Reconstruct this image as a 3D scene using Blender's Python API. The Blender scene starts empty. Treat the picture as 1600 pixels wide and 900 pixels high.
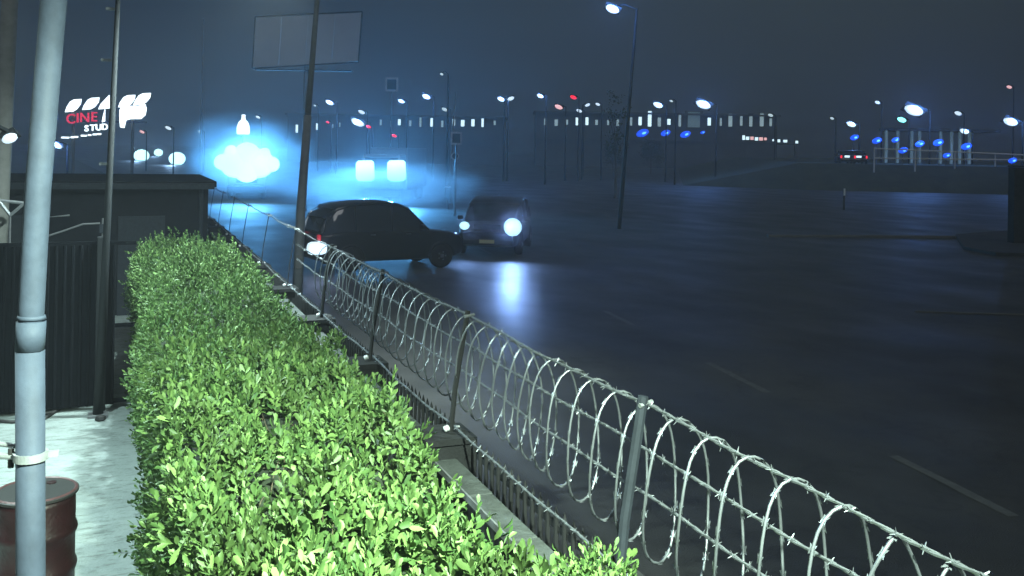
import bpy, bmesh, math, random
import numpy as np
from mathutils import Vector, Matrix

random.seed(4)
RNG = np.random.default_rng(4)
SC = bpy.context.scene
COL = SC.collection
PI = math.pi

# ------------------------------------------------------------------ camera
EYE = Vector((0.0, 0.0, 3.6))
YAW, ROLL, HOR = math.radians(22.1), math.radians(1.0), 232.0
cam_data = bpy.data.cameras.new('camera')
cam = bpy.data.objects.new('camera', cam_data)
COL.objects.link(cam)
cam.location = EYE
cam.matrix_world = (Matrix.Translation(EYE) @ Matrix.Rotation(-YAW, 4, 'Z')
                    @ Matrix.Rotation(PI / 2, 4, 'X') @ Matrix.Rotation(ROLL, 4, 'Z'))
cam_data.sensor_width = 36.0
cam_data.lens = 1500.0 / 1600.0 * 36.0
cam_data.shift_y = -(450.0 - HOR) / 1600.0
cam_data.clip_start = 0.05
cam_data.clip_end = 6000
SC.camera = cam

# ------------------------------------------------------------------ world, night sky
world = bpy.data.worlds.new('World')
SC.world = world
world.use_nodes = True
nt = world.node_tree
nt.nodes.clear()
w_out = nt.nodes.new('ShaderNodeOutputWorld')
w_bg = nt.nodes.new('ShaderNodeBackground')
w_tc = nt.nodes.new('ShaderNodeTexCoord')
w_sep = nt.nodes.new('ShaderNodeSeparateXYZ')
w_ramp = nt.nodes.new('ShaderNodeValToRGB')
nt.links.new(w_tc.outputs['Generated'], w_sep.inputs[0])
nt.links.new(w_sep.outputs['Z'], w_ramp.inputs[0])
w_ramp.color_ramp.elements[0].position = 0.0
w_ramp.color_ramp.elements[0].color = (0.0148, 0.0205, 0.0255, 1)
w_ramp.color_ramp.elements[1].position = 0.35
w_ramp.color_ramp.elements[1].color = (0.0195, 0.0262, 0.0330, 1)
nt.links.new(w_ramp.outputs[0], w_bg.inputs[0])
w_bg.inputs[1].default_value = 1.0
nt.links.new(w_bg.outputs[0], w_out.inputs[0])

# soft sun lamp added as unseen fill for the road and billboard
fill_sun_d = bpy.data.lights.new('fill_sun', 'SUN')
fill_sun_d.energy = 0.36
fill_sun_d.angle = math.radians(25)
fill_sun_d.color = (0.92, 0.97, 1.0)
fill_sun = bpy.data.objects.new('fill_sun', fill_sun_d)
COL.objects.link(fill_sun)
fill_sun.rotation_euler = (math.radians(42), 0, math.radians(-5))

SC.view_settings.view_transform = 'Standard'
SC.view_settings.look = 'None'
SC.view_settings.exposure = 0.0
SC.view_settings.gamma = 1.0
SC.cycles.use_denoising = True
SC.cycles.max_bounces = 5
SC.cycles.diffuse_bounces = 2
SC.cycles.glossy_bounces = 2
SC.cycles.transmission_bounces = 3
SC.cycles.volume_bounces = 0
SC.cycles.caustics_reflective = False
SC.cycles.caustics_refractive = False


# ------------------------------------------------------------------ measuring helpers
def ray(px, py):
    x, y = px - 800.0, -(py - HOR)
    cr, sr = math.cos(ROLL), math.sin(ROLL)
    x, y = x * cr - y * sr, x * sr + y * cr
    x /= 1500.0
    y /= 1500.0
    return Vector((x * math.cos(YAW) + math.sin(YAW), -x * math.sin(YAW) + math.cos(YAW), y))


def P(px, py, d):
    """the point at distance d along the street view axis"""
    return EYE + ray(px, py) * d


def G(px, py, z=0.0):
    """the point of the level plane z"""
    v = ray(px, py)
    return EYE + v * ((z - EYE.z) / v.z)


def C(lat, d, z):
    """lateral metres, distance metres, height"""
    return Vector((lat * math.cos(YAW) + d * math.sin(YAW), -lat * math.sin(YAW) + d * math.cos(YAW), z))


# ------------------------------------------------------------------ materials
MATS = {}


def mat(name, col, rough=0.6, metal=0.0, vary=0.25, scale=6.0, bump=0.0, bscale=None, emit=None, es=0.0, spec=0.5, coat=0.0):
    m = bpy.data.materials.new(name)
    MATS[name] = m
    m.use_nodes = True
    n = m.node_tree
    b = n.nodes['Principled BSDF']
    b.inputs['Roughness'].default_value = rough
    b.inputs['Metallic'].default_value = metal
    b.inputs['Specular IOR Level'].default_value = spec
    if coat:
        b.inputs['Coat Weight'].default_value = coat
    tc = n.nodes.new('ShaderNodeTexCoord')
    no = n.nodes.new('ShaderNodeTexNoise')
    no.inputs['Scale'].default_value = scale
    no.inputs['Detail'].default_value = 6
    no.inputs['Roughness'].default_value = 0.65
    n.links.new(tc.outputs['Object'], no.inputs['Vector'])
    r = n.nodes.new('ShaderNodeValToRGB')
    r.color_ramp.elements[0].position = 0.3
    r.color_ramp.elements[1].position = 0.7
    r.color_ramp.elements[0].color = tuple(c * (1 - vary) for c in col) + (1,)
    r.color_ramp.elements[1].color = tuple(min(1, c * (1 + vary)) for c in col) + (1,)
    n.links.new(no.outputs['Fac'], r.inputs[0])
    n.links.new(r.outputs[0], b.inputs['Base Color'])
    if bump:
        no2 = n.nodes.new('ShaderNodeTexNoise')
        no2.inputs['Scale'].default_value = bscale or scale * 4
        no2.inputs['Detail'].default_value = 8
        n.links.new(tc.outputs['Object'], no2.inputs['Vector'])
        bp = n.nodes.new('ShaderNodeBump')
        bp.inputs['Strength'].default_value = bump
        bp.inputs['Distance'].default_value = 0.02
        n.links.new(no2.outputs['Fac'], bp.inputs['Height'])
        n.links.new(bp.outputs[0], b.inputs['Normal'])
    if emit:
        b.inputs['Emission Color'].default_value = tuple(emit) + (1,)
        b.inputs['Emission Strength'].default_value = es
    return m


def asphalt_mat():
    m = mat('asphalt', (0.060, 0.058, 0.055), rough=0.5, vary=0.45, scale=0.35, bump=0.5, bscale=60, spec=0.3)
    n = m.node_tree
    b = n.nodes['Principled BSDF']
    tc = n.nodes['Texture Coordinate']
    # worn, polished streaks change the gloss
    mp = n.nodes.new('ShaderNodeMapping')
    mp.inputs['Scale'].default_value = (0.5, 0.22, 1)
    no = n.nodes.new('ShaderNodeTexNoise')
    no.inputs['Scale'].default_value = 1.0
    no.inputs['Detail'].default_value = 5
    mr = n.nodes.new('ShaderNodeMapRange')
    mr.inputs['From Min'].default_value = 0.3
    mr.inputs['From Max'].default_value = 0.7
    mr.inputs['To Min'].default_value = 0.46
    mr.inputs['To Max'].default_value = 0.66
    n.links.new(tc.outputs['Object'], mp.inputs[0])
    n.links.new(mp.outputs[0], no.inputs['Vector'])
    n.links.new(no.outputs['Fac'], mr.inputs[0])
    vo = n.nodes.new('ShaderNodeTexVoronoi')
    vo.feature = 'DISTANCE_TO_EDGE'
    vo.inputs['Scale'].default_value = 0.22
    wn = n.nodes.new('ShaderNodeTexNoise')
    wn.inputs['Scale'].default_value = 0.8
    wn.inputs['Detail'].default_value = 6
    wv = n.nodes.new('ShaderNodeMix')
    wv.data_type = 'RGBA'
    wv.inputs[0].default_value = 0.35
    n.links.new(tc.outputs['Object'], wn.inputs['Vector'])
    n.links.new(tc.outputs['Object'], wv.inputs[6])
    wsc = n.nodes.new('ShaderNodeVectorMath')
    wsc.operation = 'SCALE'
    wsc.inputs['Scale'].default_value = 14.0
    n.links.new(wn.outputs['Color'], wsc.inputs[0])
    n.links.new(wsc.outputs[0], wv.inputs[7])
    n.links.new(wv.outputs[2], vo.inputs['Vector'])
    cr = n.nodes.new('ShaderNodeMapRange')
    cr.inputs['From Min'].default_value = 0.0
    cr.inputs['From Max'].default_value = 0.022
    cr.inputs['To Min'].default_value = 0.80
    cr.inputs['To Max'].default_value = 1.0
    n.links.new(vo.outputs['Distance'], cr.inputs['Value'])
    bs_ = b.inputs['Base Color'].links[0].from_socket
    cm = n.nodes.new('ShaderNodeMix')
    cm.data_type = 'RGBA'
    cm.blend_type = 'MULTIPLY'
    cm.inputs[0].default_value = 1.0
    n.links.new(bs_, cm.inputs[6])
    n.links.new(cr.outputs[0], cm.inputs[7])
    n.links.new(cm.outputs[2], b.inputs['Base Color'])
    # damp strip of road where the headlights glisten
    m3 = n.nodes.new('ShaderNodeMapping')
    m3.vector_type = 'TEXTURE'
    c = C(0.25, 23.5, 0)
    m3.inputs['Location'].default_value = c
    m3.inputs['Rotation'].default_value = (0, 0, -YAW)
    m3.inputs['Scale'].default_value = (1.1, 8.0, 1)
    n.links.new(tc.outputs['Object'], m3.inputs[0])
    ln = n.nodes.new('ShaderNodeVectorMath')
    ln.operation = 'LENGTH'
    n.links.new(m3.outputs[0], ln.inputs[0])
    m4 = n.nodes.new('ShaderNodeMapRange')
    m4.interpolation_type = 'SMOOTHSTEP'
    m4.inputs['From Min'].default_value = 0.3
    m4.inputs['From Max'].default_value = 1.2
    m4.inputs['To Min'].default_value = 0.60
    m4.inputs['To Max'].default_value = 1.0
    n.links.new(ln.outputs['Value'], m4.inputs['Value'])
    mu = n.nodes.new('ShaderNodeMath')
    mu.operation = 'MULTIPLY'
    n.links.new(mr.outputs[0], mu.inputs[0])
    n.links.new(m4.outputs[0], mu.inputs[1])
    n.links.new(mu.outputs[0], b.inputs['Roughness'])
    return m


def concrete_mat():
    m = mat('yard_concrete', (0.21, 0.245, 0.235), rough=0.8, vary=0.16, scale=1.6, bump=0.6, bscale=26)
    n = m.node_tree
    b = n.nodes['Principled BSDF']
    base = b.inputs['Base Color'].links[0].from_socket
    tc = n.nodes['Texture Coordinate']
    mp = n.nodes.new('ShaderNodeMapping')
    mp.inputs['Scale'].default_value = (3.0, 9.0, 1)
    no = n.nodes.new('ShaderNodeTexNoise')
    no.inputs['Scale'].default_value = 1.5
    no.inputs['Detail'].default_value = 8
    no.inputs['Roughness'].default_value = 0.75
    r = n.nodes.new('ShaderNodeValToRGB')
    r.color_ramp.elements[0].position = 0.36
    r.color_ramp.elements[0].color = (0.38, 0.38, 0.36, 1)
    r.color_ramp.elements[1].position = 0.5
    r.color_ramp.elements[1].color = (1, 1, 1, 1)
    mx = n.nodes.new('ShaderNodeMix')
    mx.data_type = 'RGBA'
    mx.blend_type = 'MULTIPLY'
    mx.inputs[0].default_value = 0.8
    n.links.new(tc.outputs['Object'], mp.inputs[0])
    n.links.new(mp.outputs[0], no.inputs['Vector'])
    n.links.new(no.outputs['Fac'], r.inputs[0])
    n.links.new(base, mx.inputs[6])
    n.links.new(r.outputs[0], mx.inputs[7])
    n.links.new(mx.outputs[2], b.inputs['Base Color'])
    return m


def leaf_mat(name, dark, light, rough=0.42, trans=0.12):
    m = bpy.data.materials.new(name)
    MATS[name] = m
    m.use_nodes = True
    n = m.node_tree
    b = n.nodes['Principled BSDF']
    b.inputs['Roughness'].default_value = rough + .08
    b.inputs['Specular IOR Level'].default_value = 0.3
    g = n.nodes.new('ShaderNodeNewGeometry')
    r = n.nodes.new('ShaderNodeValToRGB')
    r.color_ramp.elements[0].color = tuple(dark) + (1,)
    r.color_ramp.elements[1].color = tuple(light) + (1,)
    e = r.color_ramp.elements.new(0.55)
    e.color = tuple((a + c) / 2 * 0.92 for a, c in zip(dark, light)) + (1,)
    n.links.new(g.outputs['Random Per Island'], r.inputs[0])
    tr = n.nodes.new('ShaderNodeBsdfTranslucent')
    tc = n.nodes.new('ShaderNodeTexCoord')
    no = n.nodes.new('ShaderNodeTexNoise')
    no.inputs['Scale'].default_value = 1.5
    no.inputs['Detail'].default_value = 4
    n.links.new(tc.outputs['Object'], no.inputs['Vector'])
    mr = n.nodes.new('ShaderNodeMapRange')
    mr.inputs['From Min'].default_value = 0.45
    mr.inputs['From Max'].default_value = 0.68
    mr.inputs['To Min'].default_value = 0.0
    mr.inputs['To Max'].default_value = 0.85
    n.links.new(no.outputs['Fac'], mr.inputs['Value'])
    mc = n.nodes.new('ShaderNodeMix')
    mc.data_type = 'RGBA'
    mc.inputs[7].default_value = (dark[0] * 1.1, dark[1] * 0.80, dark[2] * 0.8, 1)
    n.links.new(mr.outputs[0], mc.inputs[0])
    n.links.new(r.outputs[0], mc.inputs[6])
    n.links.new(mc.outputs[2], b.inputs['Base Color'])
    n.links.new(mc.outputs[2], tr.inputs[0])
    mx = n.nodes.new('ShaderNodeMixShader')
    mx.inputs[0].default_value = trans
    n.links.new(b.outputs[0], mx.inputs[1])
    n.links.new(tr.outputs[0], mx.inputs[2])
    n.links.new(mx.outputs[0], n.nodes['Material Output'].inputs[0])
    return m


asphalt_mat()
concrete_mat()
leaf_mat('hedge_leaf', (0.036, 0.088, 0.024), (0.17, 0.285, 0.085))
leaf_mat('tree_leaf', (0.04, 0.06, 0.03), (0.09, 0.11, 0.06))
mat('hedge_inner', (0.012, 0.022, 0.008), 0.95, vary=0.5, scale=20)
mat('twig', (0.10, 0.08, 0.05), 0.9)
mat('bark', (0.10, 0.09, 0.075), 0.9, bump=0.6, scale=12)
mat('galvanised', (0.26, 0.28, 0.29), 0.45, 0.5, vary=0.18, scale=14, bump=0.15)
mat('razor_steel', (0.20, 0.22, 0.24), 0.4, 0.6, vary=0.15, scale=20)
mat('wall_render', (0.02, 0.022, 0.022), 0.9, vary=0.35, scale=3, bump=0.5)
mat('coping_concrete', (0.05, 0.06, 0.057), 0.8, vary=0.35, scale=7, bump=0.7)
mat('pillar_paint', (0.006, 0.007, 0.008), 0.85, vary=0.3, scale=9, bump=0.3)
mat('bar_paint', (0.006, 0.007, 0.008), 0.8, vary=0.3, scale=9)
mat('porcelain', (0.55, 0.58, 0.58), 0.25, vary=0.04)
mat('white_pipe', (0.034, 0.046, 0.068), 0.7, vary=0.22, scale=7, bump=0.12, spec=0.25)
mat('gate_sheet', (0.003, 0.004, 0.006), 0.9, vary=0.35, scale=3, bump=0.2, spec=0.1)
mat('drum_red', (0.012, 0.002, 0.003), 0.45, vary=0.35, scale=9, bump=0.2)
mat('drum_lid', (0.06, 0.026, 0.028), 0.5, vary=0.3, scale=7, bump=0.2)
mat('pole_steel', (0.12, 0.125, 0.13), 0.6, 0.1, vary=0.15)
mat('mast_grey', (0.18, 0.20, 0.22), 0.7, vary=0.15)
mat('shed_dark', (0.010, 0.012, 0.016), 0.9, vary=0.3, scale=1.5, bump=0.3, spec=0.15)
mat('pier_dark', (0.03, 0.03, 0.03), 0.95, vary=0.3, spec=0.1)
mat('post_grey', (0.020, 0.025, 0.032), 0.7, vary=0.2, scale=15, spec=0.2)
mat('mast_dark', (0.016, 0.018, 0.02), 0.8, vary=0.15, spec=0.2)
mat('pole_pale', (0.22, 0.22, 0.20), 0.8, vary=0.15)
mat('car_black', (0.010, 0.011, 0.013), 0.28, vary=0.05, coat=0.7)
mat('car_maroon', (0.022, 0.009, 0.010), 0.3, vary=0.05, coat=0.6)
mat('car_dark', (0.020, 0.022, 0.026), 0.3, vary=0.05, coat=0.6)
mat('van_grey', (0.06, 0.06, 0.065), 0.35, vary=0.08, coat=0.4)
mat('truck_grey', (0.25, 0.26, 0.28), 0.4, vary=0.08, coat=0.3)
mat('car_glass', (0.03, 0.035, 0.04), 0.06, vary=0.02, spec=0.8)
mat('tyre', (0.015, 0.015, 0.015), 0.85)
mat('rim', (0.35, 0.36, 0.37), 0.35, 0.8)
mat('trim_black', (0.012, 0.012, 0.012), 0.6)
mat('chrome', (0.6, 0.62, 0.64), 0.2, 1.0)
mat('plate_yellow', (0.75, 0.72, 0.42), 0.5, vary=0.05)
mat('plate_white', (0.8, 0.8, 0.76), 0.5, vary=0.05)
mat('lens_headlight', (0.9, 0.95, 1), 0.2, emit=(0.62, 0.86, 1.0), es=1.15)
mat('lens_blaze', (0.9, 0.95, 1), 0.2, emit=(0.54, 0.95, 1.0), es=1.15)
mat('lens_fierce', (0.9, 0.95, 1), 0.2, emit=(0.50, 0.95, 1.0), es=2.2)
mat('lens_street', (0.9, 0.95, 1), 0.2, emit=(0.66, 0.85, 1.0), es=1.15)
mat('lens_dim', (0.8, 0.9, 0.9), 0.2, emit=(0.55, 0.72, 0.78), es=0.9)
mat('lens_cyan', (0.5, 0.9, 0.9), 0.2, emit=(0.2, 0.85, 0.8), es=3)
mat('blue_glow', (0.05, 0.15, 0.8), 0.2, emit=(0.010, 0.085, 1.0), es=1.3)
mat('blue_glow_core', (0.3, 0.6, 1), 0.2, emit=(0.10, 0.45, 1.0), es=2.5)
mat('lens_red', (0.8, 0.05, 0.05), 0.2, emit=(1.0, 0.02, 0.05), es=1.6)
mat('lens_red_dim', (0.5, 0.03, 0.03), 0.3, emit=(1.0, 0.02, 0.05), es=0.25)
mat('lens_pink', (0.9, 0.6, 0.6), 0.3, emit=(1.0, 0.55, 0.55), es=1.0)
mat('sign_white', (0.9, 0.95, 1), 0.3, vary=0.02, emit=(0.78, 0.94, 1.0), es=2.2)
mat('sign_red', (0.8, 0.04, 0.1), 0.3, vary=0.02, emit=(0.9, 0.035, 0.11), es=0.8)
mat('sign_case', (0.02, 0.03, 0.10), 0.6, vary=0.1)
mat('window_lit', (0.5, 0.6, 0.65), 0.3, vary=0.4, scale=0.4, emit=(0.42, 0.60, 0.66), es=0.55)
mat('window_bright', (0.6, 0.7, 0.75), 0.3, emit=(0.62, 0.85, 0.95), es=1.6)
mat('facade', (0.10, 0.11, 0.12), 0.85, vary=0.2, scale=0.3)
mat('billboard_sheet', (0.50, 0.53, 0.56), 0.7, vary=0.08, scale=0.35)
mat('signface_grey', (0.45, 0.42, 0.42), 0.6)
mat('road_paint', (0.12, 0.12, 0.115), 0.7, vary=0.25, scale=8)
mat('kerb_stone', (0.12, 0.115, 0.10), 0.85, vary=0.25, scale=3)
mat('pavement_slab', (0.035, 0.033, 0.03), 0.9, vary=0.25, scale=1)
mat('dry_grass', (0.050, 0.060, 0.035), 0.95, vary=0.4, scale=0.5, bump=0.8, bscale=8)
mat('rail_white', (0.85, 0.88, 0.86), 0.5, vary=0.05)
mat('cable_black', (0.02, 0.02, 0.02), 0.6)


# ------------------------------------------------------------------ object helpers
class MB:
    def __init__(self):
        self.v, self.f = [], []

    def add(self, verts, faces, M=None):
        o = len(self.v)
        for p in verts:
            p = Vector(p)
            self.v.append(tuple(M @ p if M is not None else p))
        self.f += [tuple(i + o for i in q) for q in faces]
        return self

    def box(self, c, s, M=None, rz=0.0, taper=1.0):
        R = Matrix.Rotation(rz, 3, 'Z')
        vs = []
        for z in (-1, 1):
            k = taper if z > 0 else 1
            for x, y in ((-1, -1), (1, -1), (1, 1), (-1, 1)):
                vs.append(Vector(c) + R @ Vector((x * s[0] / 2 * k, y * s[1] / 2 * k, z * s[2] / 2)))
        return self.add(vs, [(3, 2, 1, 0), (4, 5, 6, 7), (0, 1, 5, 4), (1, 2, 6, 5), (2, 3, 7, 6), (3, 0, 4, 7)], M)

    def tube(self, pts, rad, n=8, cap=True, M=None):
        pts = [Vector(p) for p in pts]
        m = len(pts)
        rad = rad if isinstance(rad, (list, tuple)) else [rad] * m
        up = None
        vs, fs = [], []
        for i, p in enumerate(pts):
            t = (pts[min(i + 1, m - 1)] - pts[max(i - 1, 0)]).normalized()
            if up is None:
                up = Vector((0, 0, 1)) if abs(t.z) < 0.9 else Vector((1, 0, 0))
            a = t.cross(up).normalized()
            b = a.cross(t).normalized()
            up = b
            for k in range(n):
                q = 2 * PI * k / n
                vs.append(p + (a * math.cos(q) + b * math.sin(q)) * rad[i])
        for i in range(m - 1):
            for k in range(n):
                fs.append((i * n + k, i * n + (k + 1) % n, (i + 1) * n + (k + 1) % n, (i + 1) * n + k))
        if cap:
            fs.append(tuple(range(n))[::-1])
            fs.append(tuple((m - 1) * n + k for k in range(n)))
        return self.add(vs, fs, M)

    def lathe(self, prof, n=24, M=None, c=(0, 0, 0)):
        vs, fs = [], []
        for r, z in prof:
            for k in range(n):
                q = 2 * PI * k / n
                vs.append((c[0] + r * math.cos(q), c[1] + r * math.sin(q), c[2] + z))
        for i in range(len(prof) - 1):
            for k in range(n):
                fs.append((i * n + k, i * n + (k + 1) % n, (i + 1) * n + (k + 1) % n, (i + 1) * n + k))
        fs.append(tuple(range(n))[::-1])
        fs.append(tuple((len(prof) - 1) * n + k for k in range(n)))
        return self.add(vs, fs, M)

    def prism(self, outline, d, M=None):
        """outline in the xz plane, thickness d along y"""
        n = len(outline)
        vs = [(x, -d / 2, z) for x, z in outline] + [(x, d / 2, z) for x, z in outline]
        fs = [tuple(range(n)), tuple(range(2 * n - 1, n - 1, -1))]
        fs += [(i, i + n, (i + 1) % n + n, (i + 1) % n) for i in range(n)]
        return self.add(vs, fs, M)

    def mesh(self, name, m, smooth=False):
        me = bpy.data.meshes.new(name)
        me.from_pydata(self.v, [], self.f)
        me.materials.append(MATS[m])
        if smooth:
            me.polygons.foreach_set('use_smooth', [True] * len(me.polygons))
        me.update()
        return me

    def build(self, name, m, parent=None, smooth=False, bevel=0.0, loc=None):
        o = bpy.data.objects.new(name, self.mesh(name, m, smooth))
        COL.objects.link(o)
        if parent is not None:
            o.parent = parent
        if loc is not None:
            o.location = loc
        if bevel:
            b = o.modifiers.new('bevel', 'BEVEL')
            b.width = bevel
            b.segments = 2
            b.limit_method = 'ANGLE'
        return o


def tag(o, label=None, cat=None, group=None, kind=None):
    if label:
        o['label'] = label
    if cat:
        o['category'] = cat
    if group:
        o['group'] = group
    if kind:
        o['kind'] = kind
    return o


def thing(name, label, cat, loc=(0, 0, 0), rz=0.0, group=None):
    o = bpy.data.objects.new(name, None)
    COL.objects.link(o)
    o.empty_display_size = 0.2
    o.location = loc
    o.rotation_euler = (0, 0, rz)
    return tag(o, label, cat, group)


def share(name, me, parent, loc=(0, 0, 0), rz=0.0):
    o = bpy.data.objects.new(name, me)
    COL.objects.link(o)
    o.parent = parent
    o.location = loc
    o.rotation_euler = (0, 0, rz)
    return o


def copy_tree(o, parent=None):
    c = o.copy()
    COL.objects.link(c)
    c.parent = parent
    for ch in list(o.children):
        copy_tree(ch, c)
    return c


def lamp(name, kind, loc, energy, color, radius=0.1, parent=None, aim=None, angle=60, blend=0.5):
    d = bpy.data.lights.new(name, kind)
    d.energy = energy
    d.color = color
    d.shadow_soft_size = radius
    if kind == 'SPOT':
        d.spot_size = math.radians(angle)
        d.spot_blend = blend
    o = bpy.data.objects.new(name, d)
    COL.objects.link(o)
    o.location = loc
    if aim is not None:
        o.rotation_euler = (Vector(aim) - Vector(loc)).to_track_quat('-Z', 'Y').to_euler()
    if parent is not None:
        o.parent = parent
        o.matrix_parent_inverse = Matrix.Translation(parent.location).inverted() if parent.rotation_euler.z == 0 else parent.matrix_basis.inverted()
    return o


def ordinal(n):
    return ['nearest', 'second', 'third', 'fourth', 'fifth', 'sixth', 'seventh', 'eighth', 'ninth', 'tenth', 'eleventh', 'twelfth'][n]


# ------------------------------------------------------------------ the setting
def sheet(name, pts, z, m, kind='structure', parent=None):
    return tag(MB().add([(p[0], p[1], z) for p in pts], [tuple(range(len(pts)))]).build(name, m, parent), kind=kind)


g = MB()
g.add([(-1500, -1500, -0.06), (1500, -1500, -0.06), (1500, 1500, -0.06), (-1500, 1500, -0.06)], [(0, 1, 2, 3)])
tag(g.build('ground', 'dry_grass'), kind='structure')
# the carriageway runs past the wall and swings away to the far junction
road_pts = [(3.4, -30), (70, -30), (300, 120), (300, 330), (130, 420), (-40, 420), (-8, 200), (2.6, 60), (3.4, 40)]
road = sheet('road', road_pts, 0.0, 'asphalt')
pave = MB()
pave.box((2.97, 18, 0.035), (0.86, 96, 0.13))
tag(pave.build('pavement', 'pavement_slab', bevel=0.01), kind='structure')
yard = MB()
yard.box((-6.0, 9.0, 0.0), (16.4, 34, 0.10))
tag(yard.build('yard_floor', 'yard_concrete'), kind='structure')


def strip(a, b, w, z=0.004, name='lane_marking', m='road_paint', parent=road):
    a, b = Vector((a[0], a[1], 0)), Vector((b[0], b[1], 0))
    t = (b - a).normalized()
    s = Vector((t.y, -t.x, 0)) * w / 2
    n = 6
    vs, fs = [], []
    for i in range(n + 1):
        p = a.lerp(b, i / n)
        for sg in (-1, 1):
            q = p + s * (sg + random.uniform(-0.12, 0.12))
            vs.append((q.x, q.y, z))
    for i in range(n):
        fs.append((2 * i, 2 * i + 1, 2 * i + 3, 2 * i + 2))
    return MB().add(vs, fs).build(name, m, parent)


def lane_x(y):
    return 7.35 + 0.142 * y


for y0, y1 in ((7.0, 8.9), (11.9, 13.9), (17.4, 19.1), (24.0, 25.4), (30.5, 32.5), (37, 39), (43.5, 45.5), (50, 52), (57, 59)):
    strip((lane_x(y0), y0), (lane_x(y1), y1), 0.13)


def kerb(pts, w=0.16, h=0.12, name='kerb', m='kerb_stone'):
    k = MB()
    for a, b in zip(pts, pts[1:]):
        a, b = Vector(a), Vector(b)
        t = b - a
        k.box(((a + b) / 2).to_tuple() + (h / 2,) if len(a) == 2 else ((a.x + b.x) / 2, (a.y + b.y) / 2, h / 2), (t.length, w, h), rz=math.atan2(t.y, t.x))
    return tag(k.build(name, m, bevel=0.015), kind='structure')


kerb([(83.8, 172.3, 0), (100, 178, 0), (114, 182.7, 0)], 0.9, 0.25)
kerb([(25.7, 34.0, 0), (30, 33, 0), (34.3, 31.7, 0), (40, 31.0, 0)], 0.22, 0.10)
kerb([(17.0, 17.0, 0), (19.2, 15.9, 0), (22, 14.9, 0)], 0.12, 0.02, 'road_seam')
isl = MB()
isl.prism([(-7, -3.5), (-5, -4.4), (5, -4.4), (8, -1), (8, 5.5), (-2, 3.0), (-6.4, -1.5)], 0.13, Matrix.Translation((36.5, 29.2, 0.065)) @ Matrix.Rotation(PI / 2, 4, 'X') @ Matrix.Scale(-1, 4, (0, 0, 1)))
tag(isl.build('traffic_island', 'pavement_slab', bevel=0.02), kind='structure')
med = MB()
a, b = G(925, 259), G(1065, 264)
med.box(((a.x + b.x) / 2 + 6, (a.y + b.y) / 2 + 10, 0.10), ((b - a).length, 14, 0.3), rz=math.atan2(b.y - a.y, b.x - a.x))
tag(med.build('grass_verge', 'dry_grass'), kind='structure')

# raised car park on the right, held by a sloping bank
tl, tr = C(30, 100, 0), C(78, 92, 0)
dx = (tr - tl).normalized()
nb = Vector((-dx.y, dx.x, 0))
ter = MB()
TZ = 2.62
A = [tl - nb * 5, tr + dx * 40 - nb * 5, tl, tr + dx * 40, tl + nb * 120, tr + dx * 40 + nb * 120, tl - dx * 12, tl - dx * 12 + nb * 120]
vs = [(A[0].x, A[0].y, -0.02), (A[1].x, A[1].y, -0.02), (A[2].x, A[2].y, TZ), (A[3].x, A[3].y, TZ), (A[4].x, A[4].y, TZ), (A[5].x, A[5].y, TZ), (A[6].x, A[6].y, -0.02), (A[7].x, A[7].y, -0.02)]
ter.add(vs, [(0, 1, 3, 2), (2, 3, 5, 4), (6, 0, 2), (6, 2, 4, 7)])
tag(ter.build('car_park_terrace', 'dry_grass'), kind='structure')


# ------------------------------------------------------------------ wall along the yard
WX = 2.16
PY = [4.1, 6.67, 9.15, 11.6, 14.2, 17.0, 19.9, 22.5, 25.1, 27.6]
wall = thing('perimeter_wall', 'dark low rendered wall with pale copings running between hedge and road', 'wall', (WX, 14, 0))
w_ = MB()
w_.box((0.02, 0.2, 0.66), (0.13, 28.4, 1.44 - 0.12))
w_.build('wall_body', 'wall_render', wall)
pil = MB()
pil.box((0, 0, 0.0), (0.34, 0.34, 1.47))
pil.box((0, 0, 0.755), (0.38, 0.38, 0.045))
pme = pil.mesh('pillar', 'pillar_paint')
for y in [1.5] + PY:
    share('pillar', pme, wall, (0.05, y - 14, 0.745))
allp = [1.5] + PY
for i, (a, b) in enumerate(zip(allp, allp[1:])):
    L = b - a - 0.36
    nsl = max(1, int(round(L / 0.75)))
    for k in range(nsl):
        c = MB()
        ll = L / nsl - 0.012
        c.box((0, 0, 0), (0.17, ll, 0.055))
        o = c.build('coping_slab', 'coping_concrete', wall, bevel=0.008)
        o.location = (0.0 + random.uniform(-.003, .003), a + 0.18 + (k + 0.5) * L / nsl - 14, 1.355 + random.uniform(-.002, .002))
    ed = MB()
    ed.box((-0.090, (a + b) / 2 - 14, 1.372), (0.012, L, 0.045))
    ed.build('drip_edge', 'galvanised', wall)

fence = thing('steel_bar_fence', 'dark upright steel bars standing on the wall under the razor coil', 'fence', (2.36, 14, 1.37))
bar = MB()
bar.box((0, 0, 0.12), (0.022, 0.022, 0.50))
bar.add([(-0.011, -0.011, 0.37), (0.011, -0.011, 0.37), (0.011, 0.011, 0.37), (-0.011, 0.011, 0.37), (0, 0, 0.42)], [(0, 1, 4), (1, 2, 4), (2, 3, 4), (3, 0, 4)])
bme = bar.mesh('bar', 'bar_paint')
y = 1.7
while y < 27.4:
    share('bar', bme, fence, (0, y - 14, -0.25))
    y += 0.115
for z in (-0.22, 0.04):
    r_ = MB()
    r_.box((0.02, 0.4, z), (0.03, 26.2, 0.035))
    r_.build('rail', 'bar_paint', fence)

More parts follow.
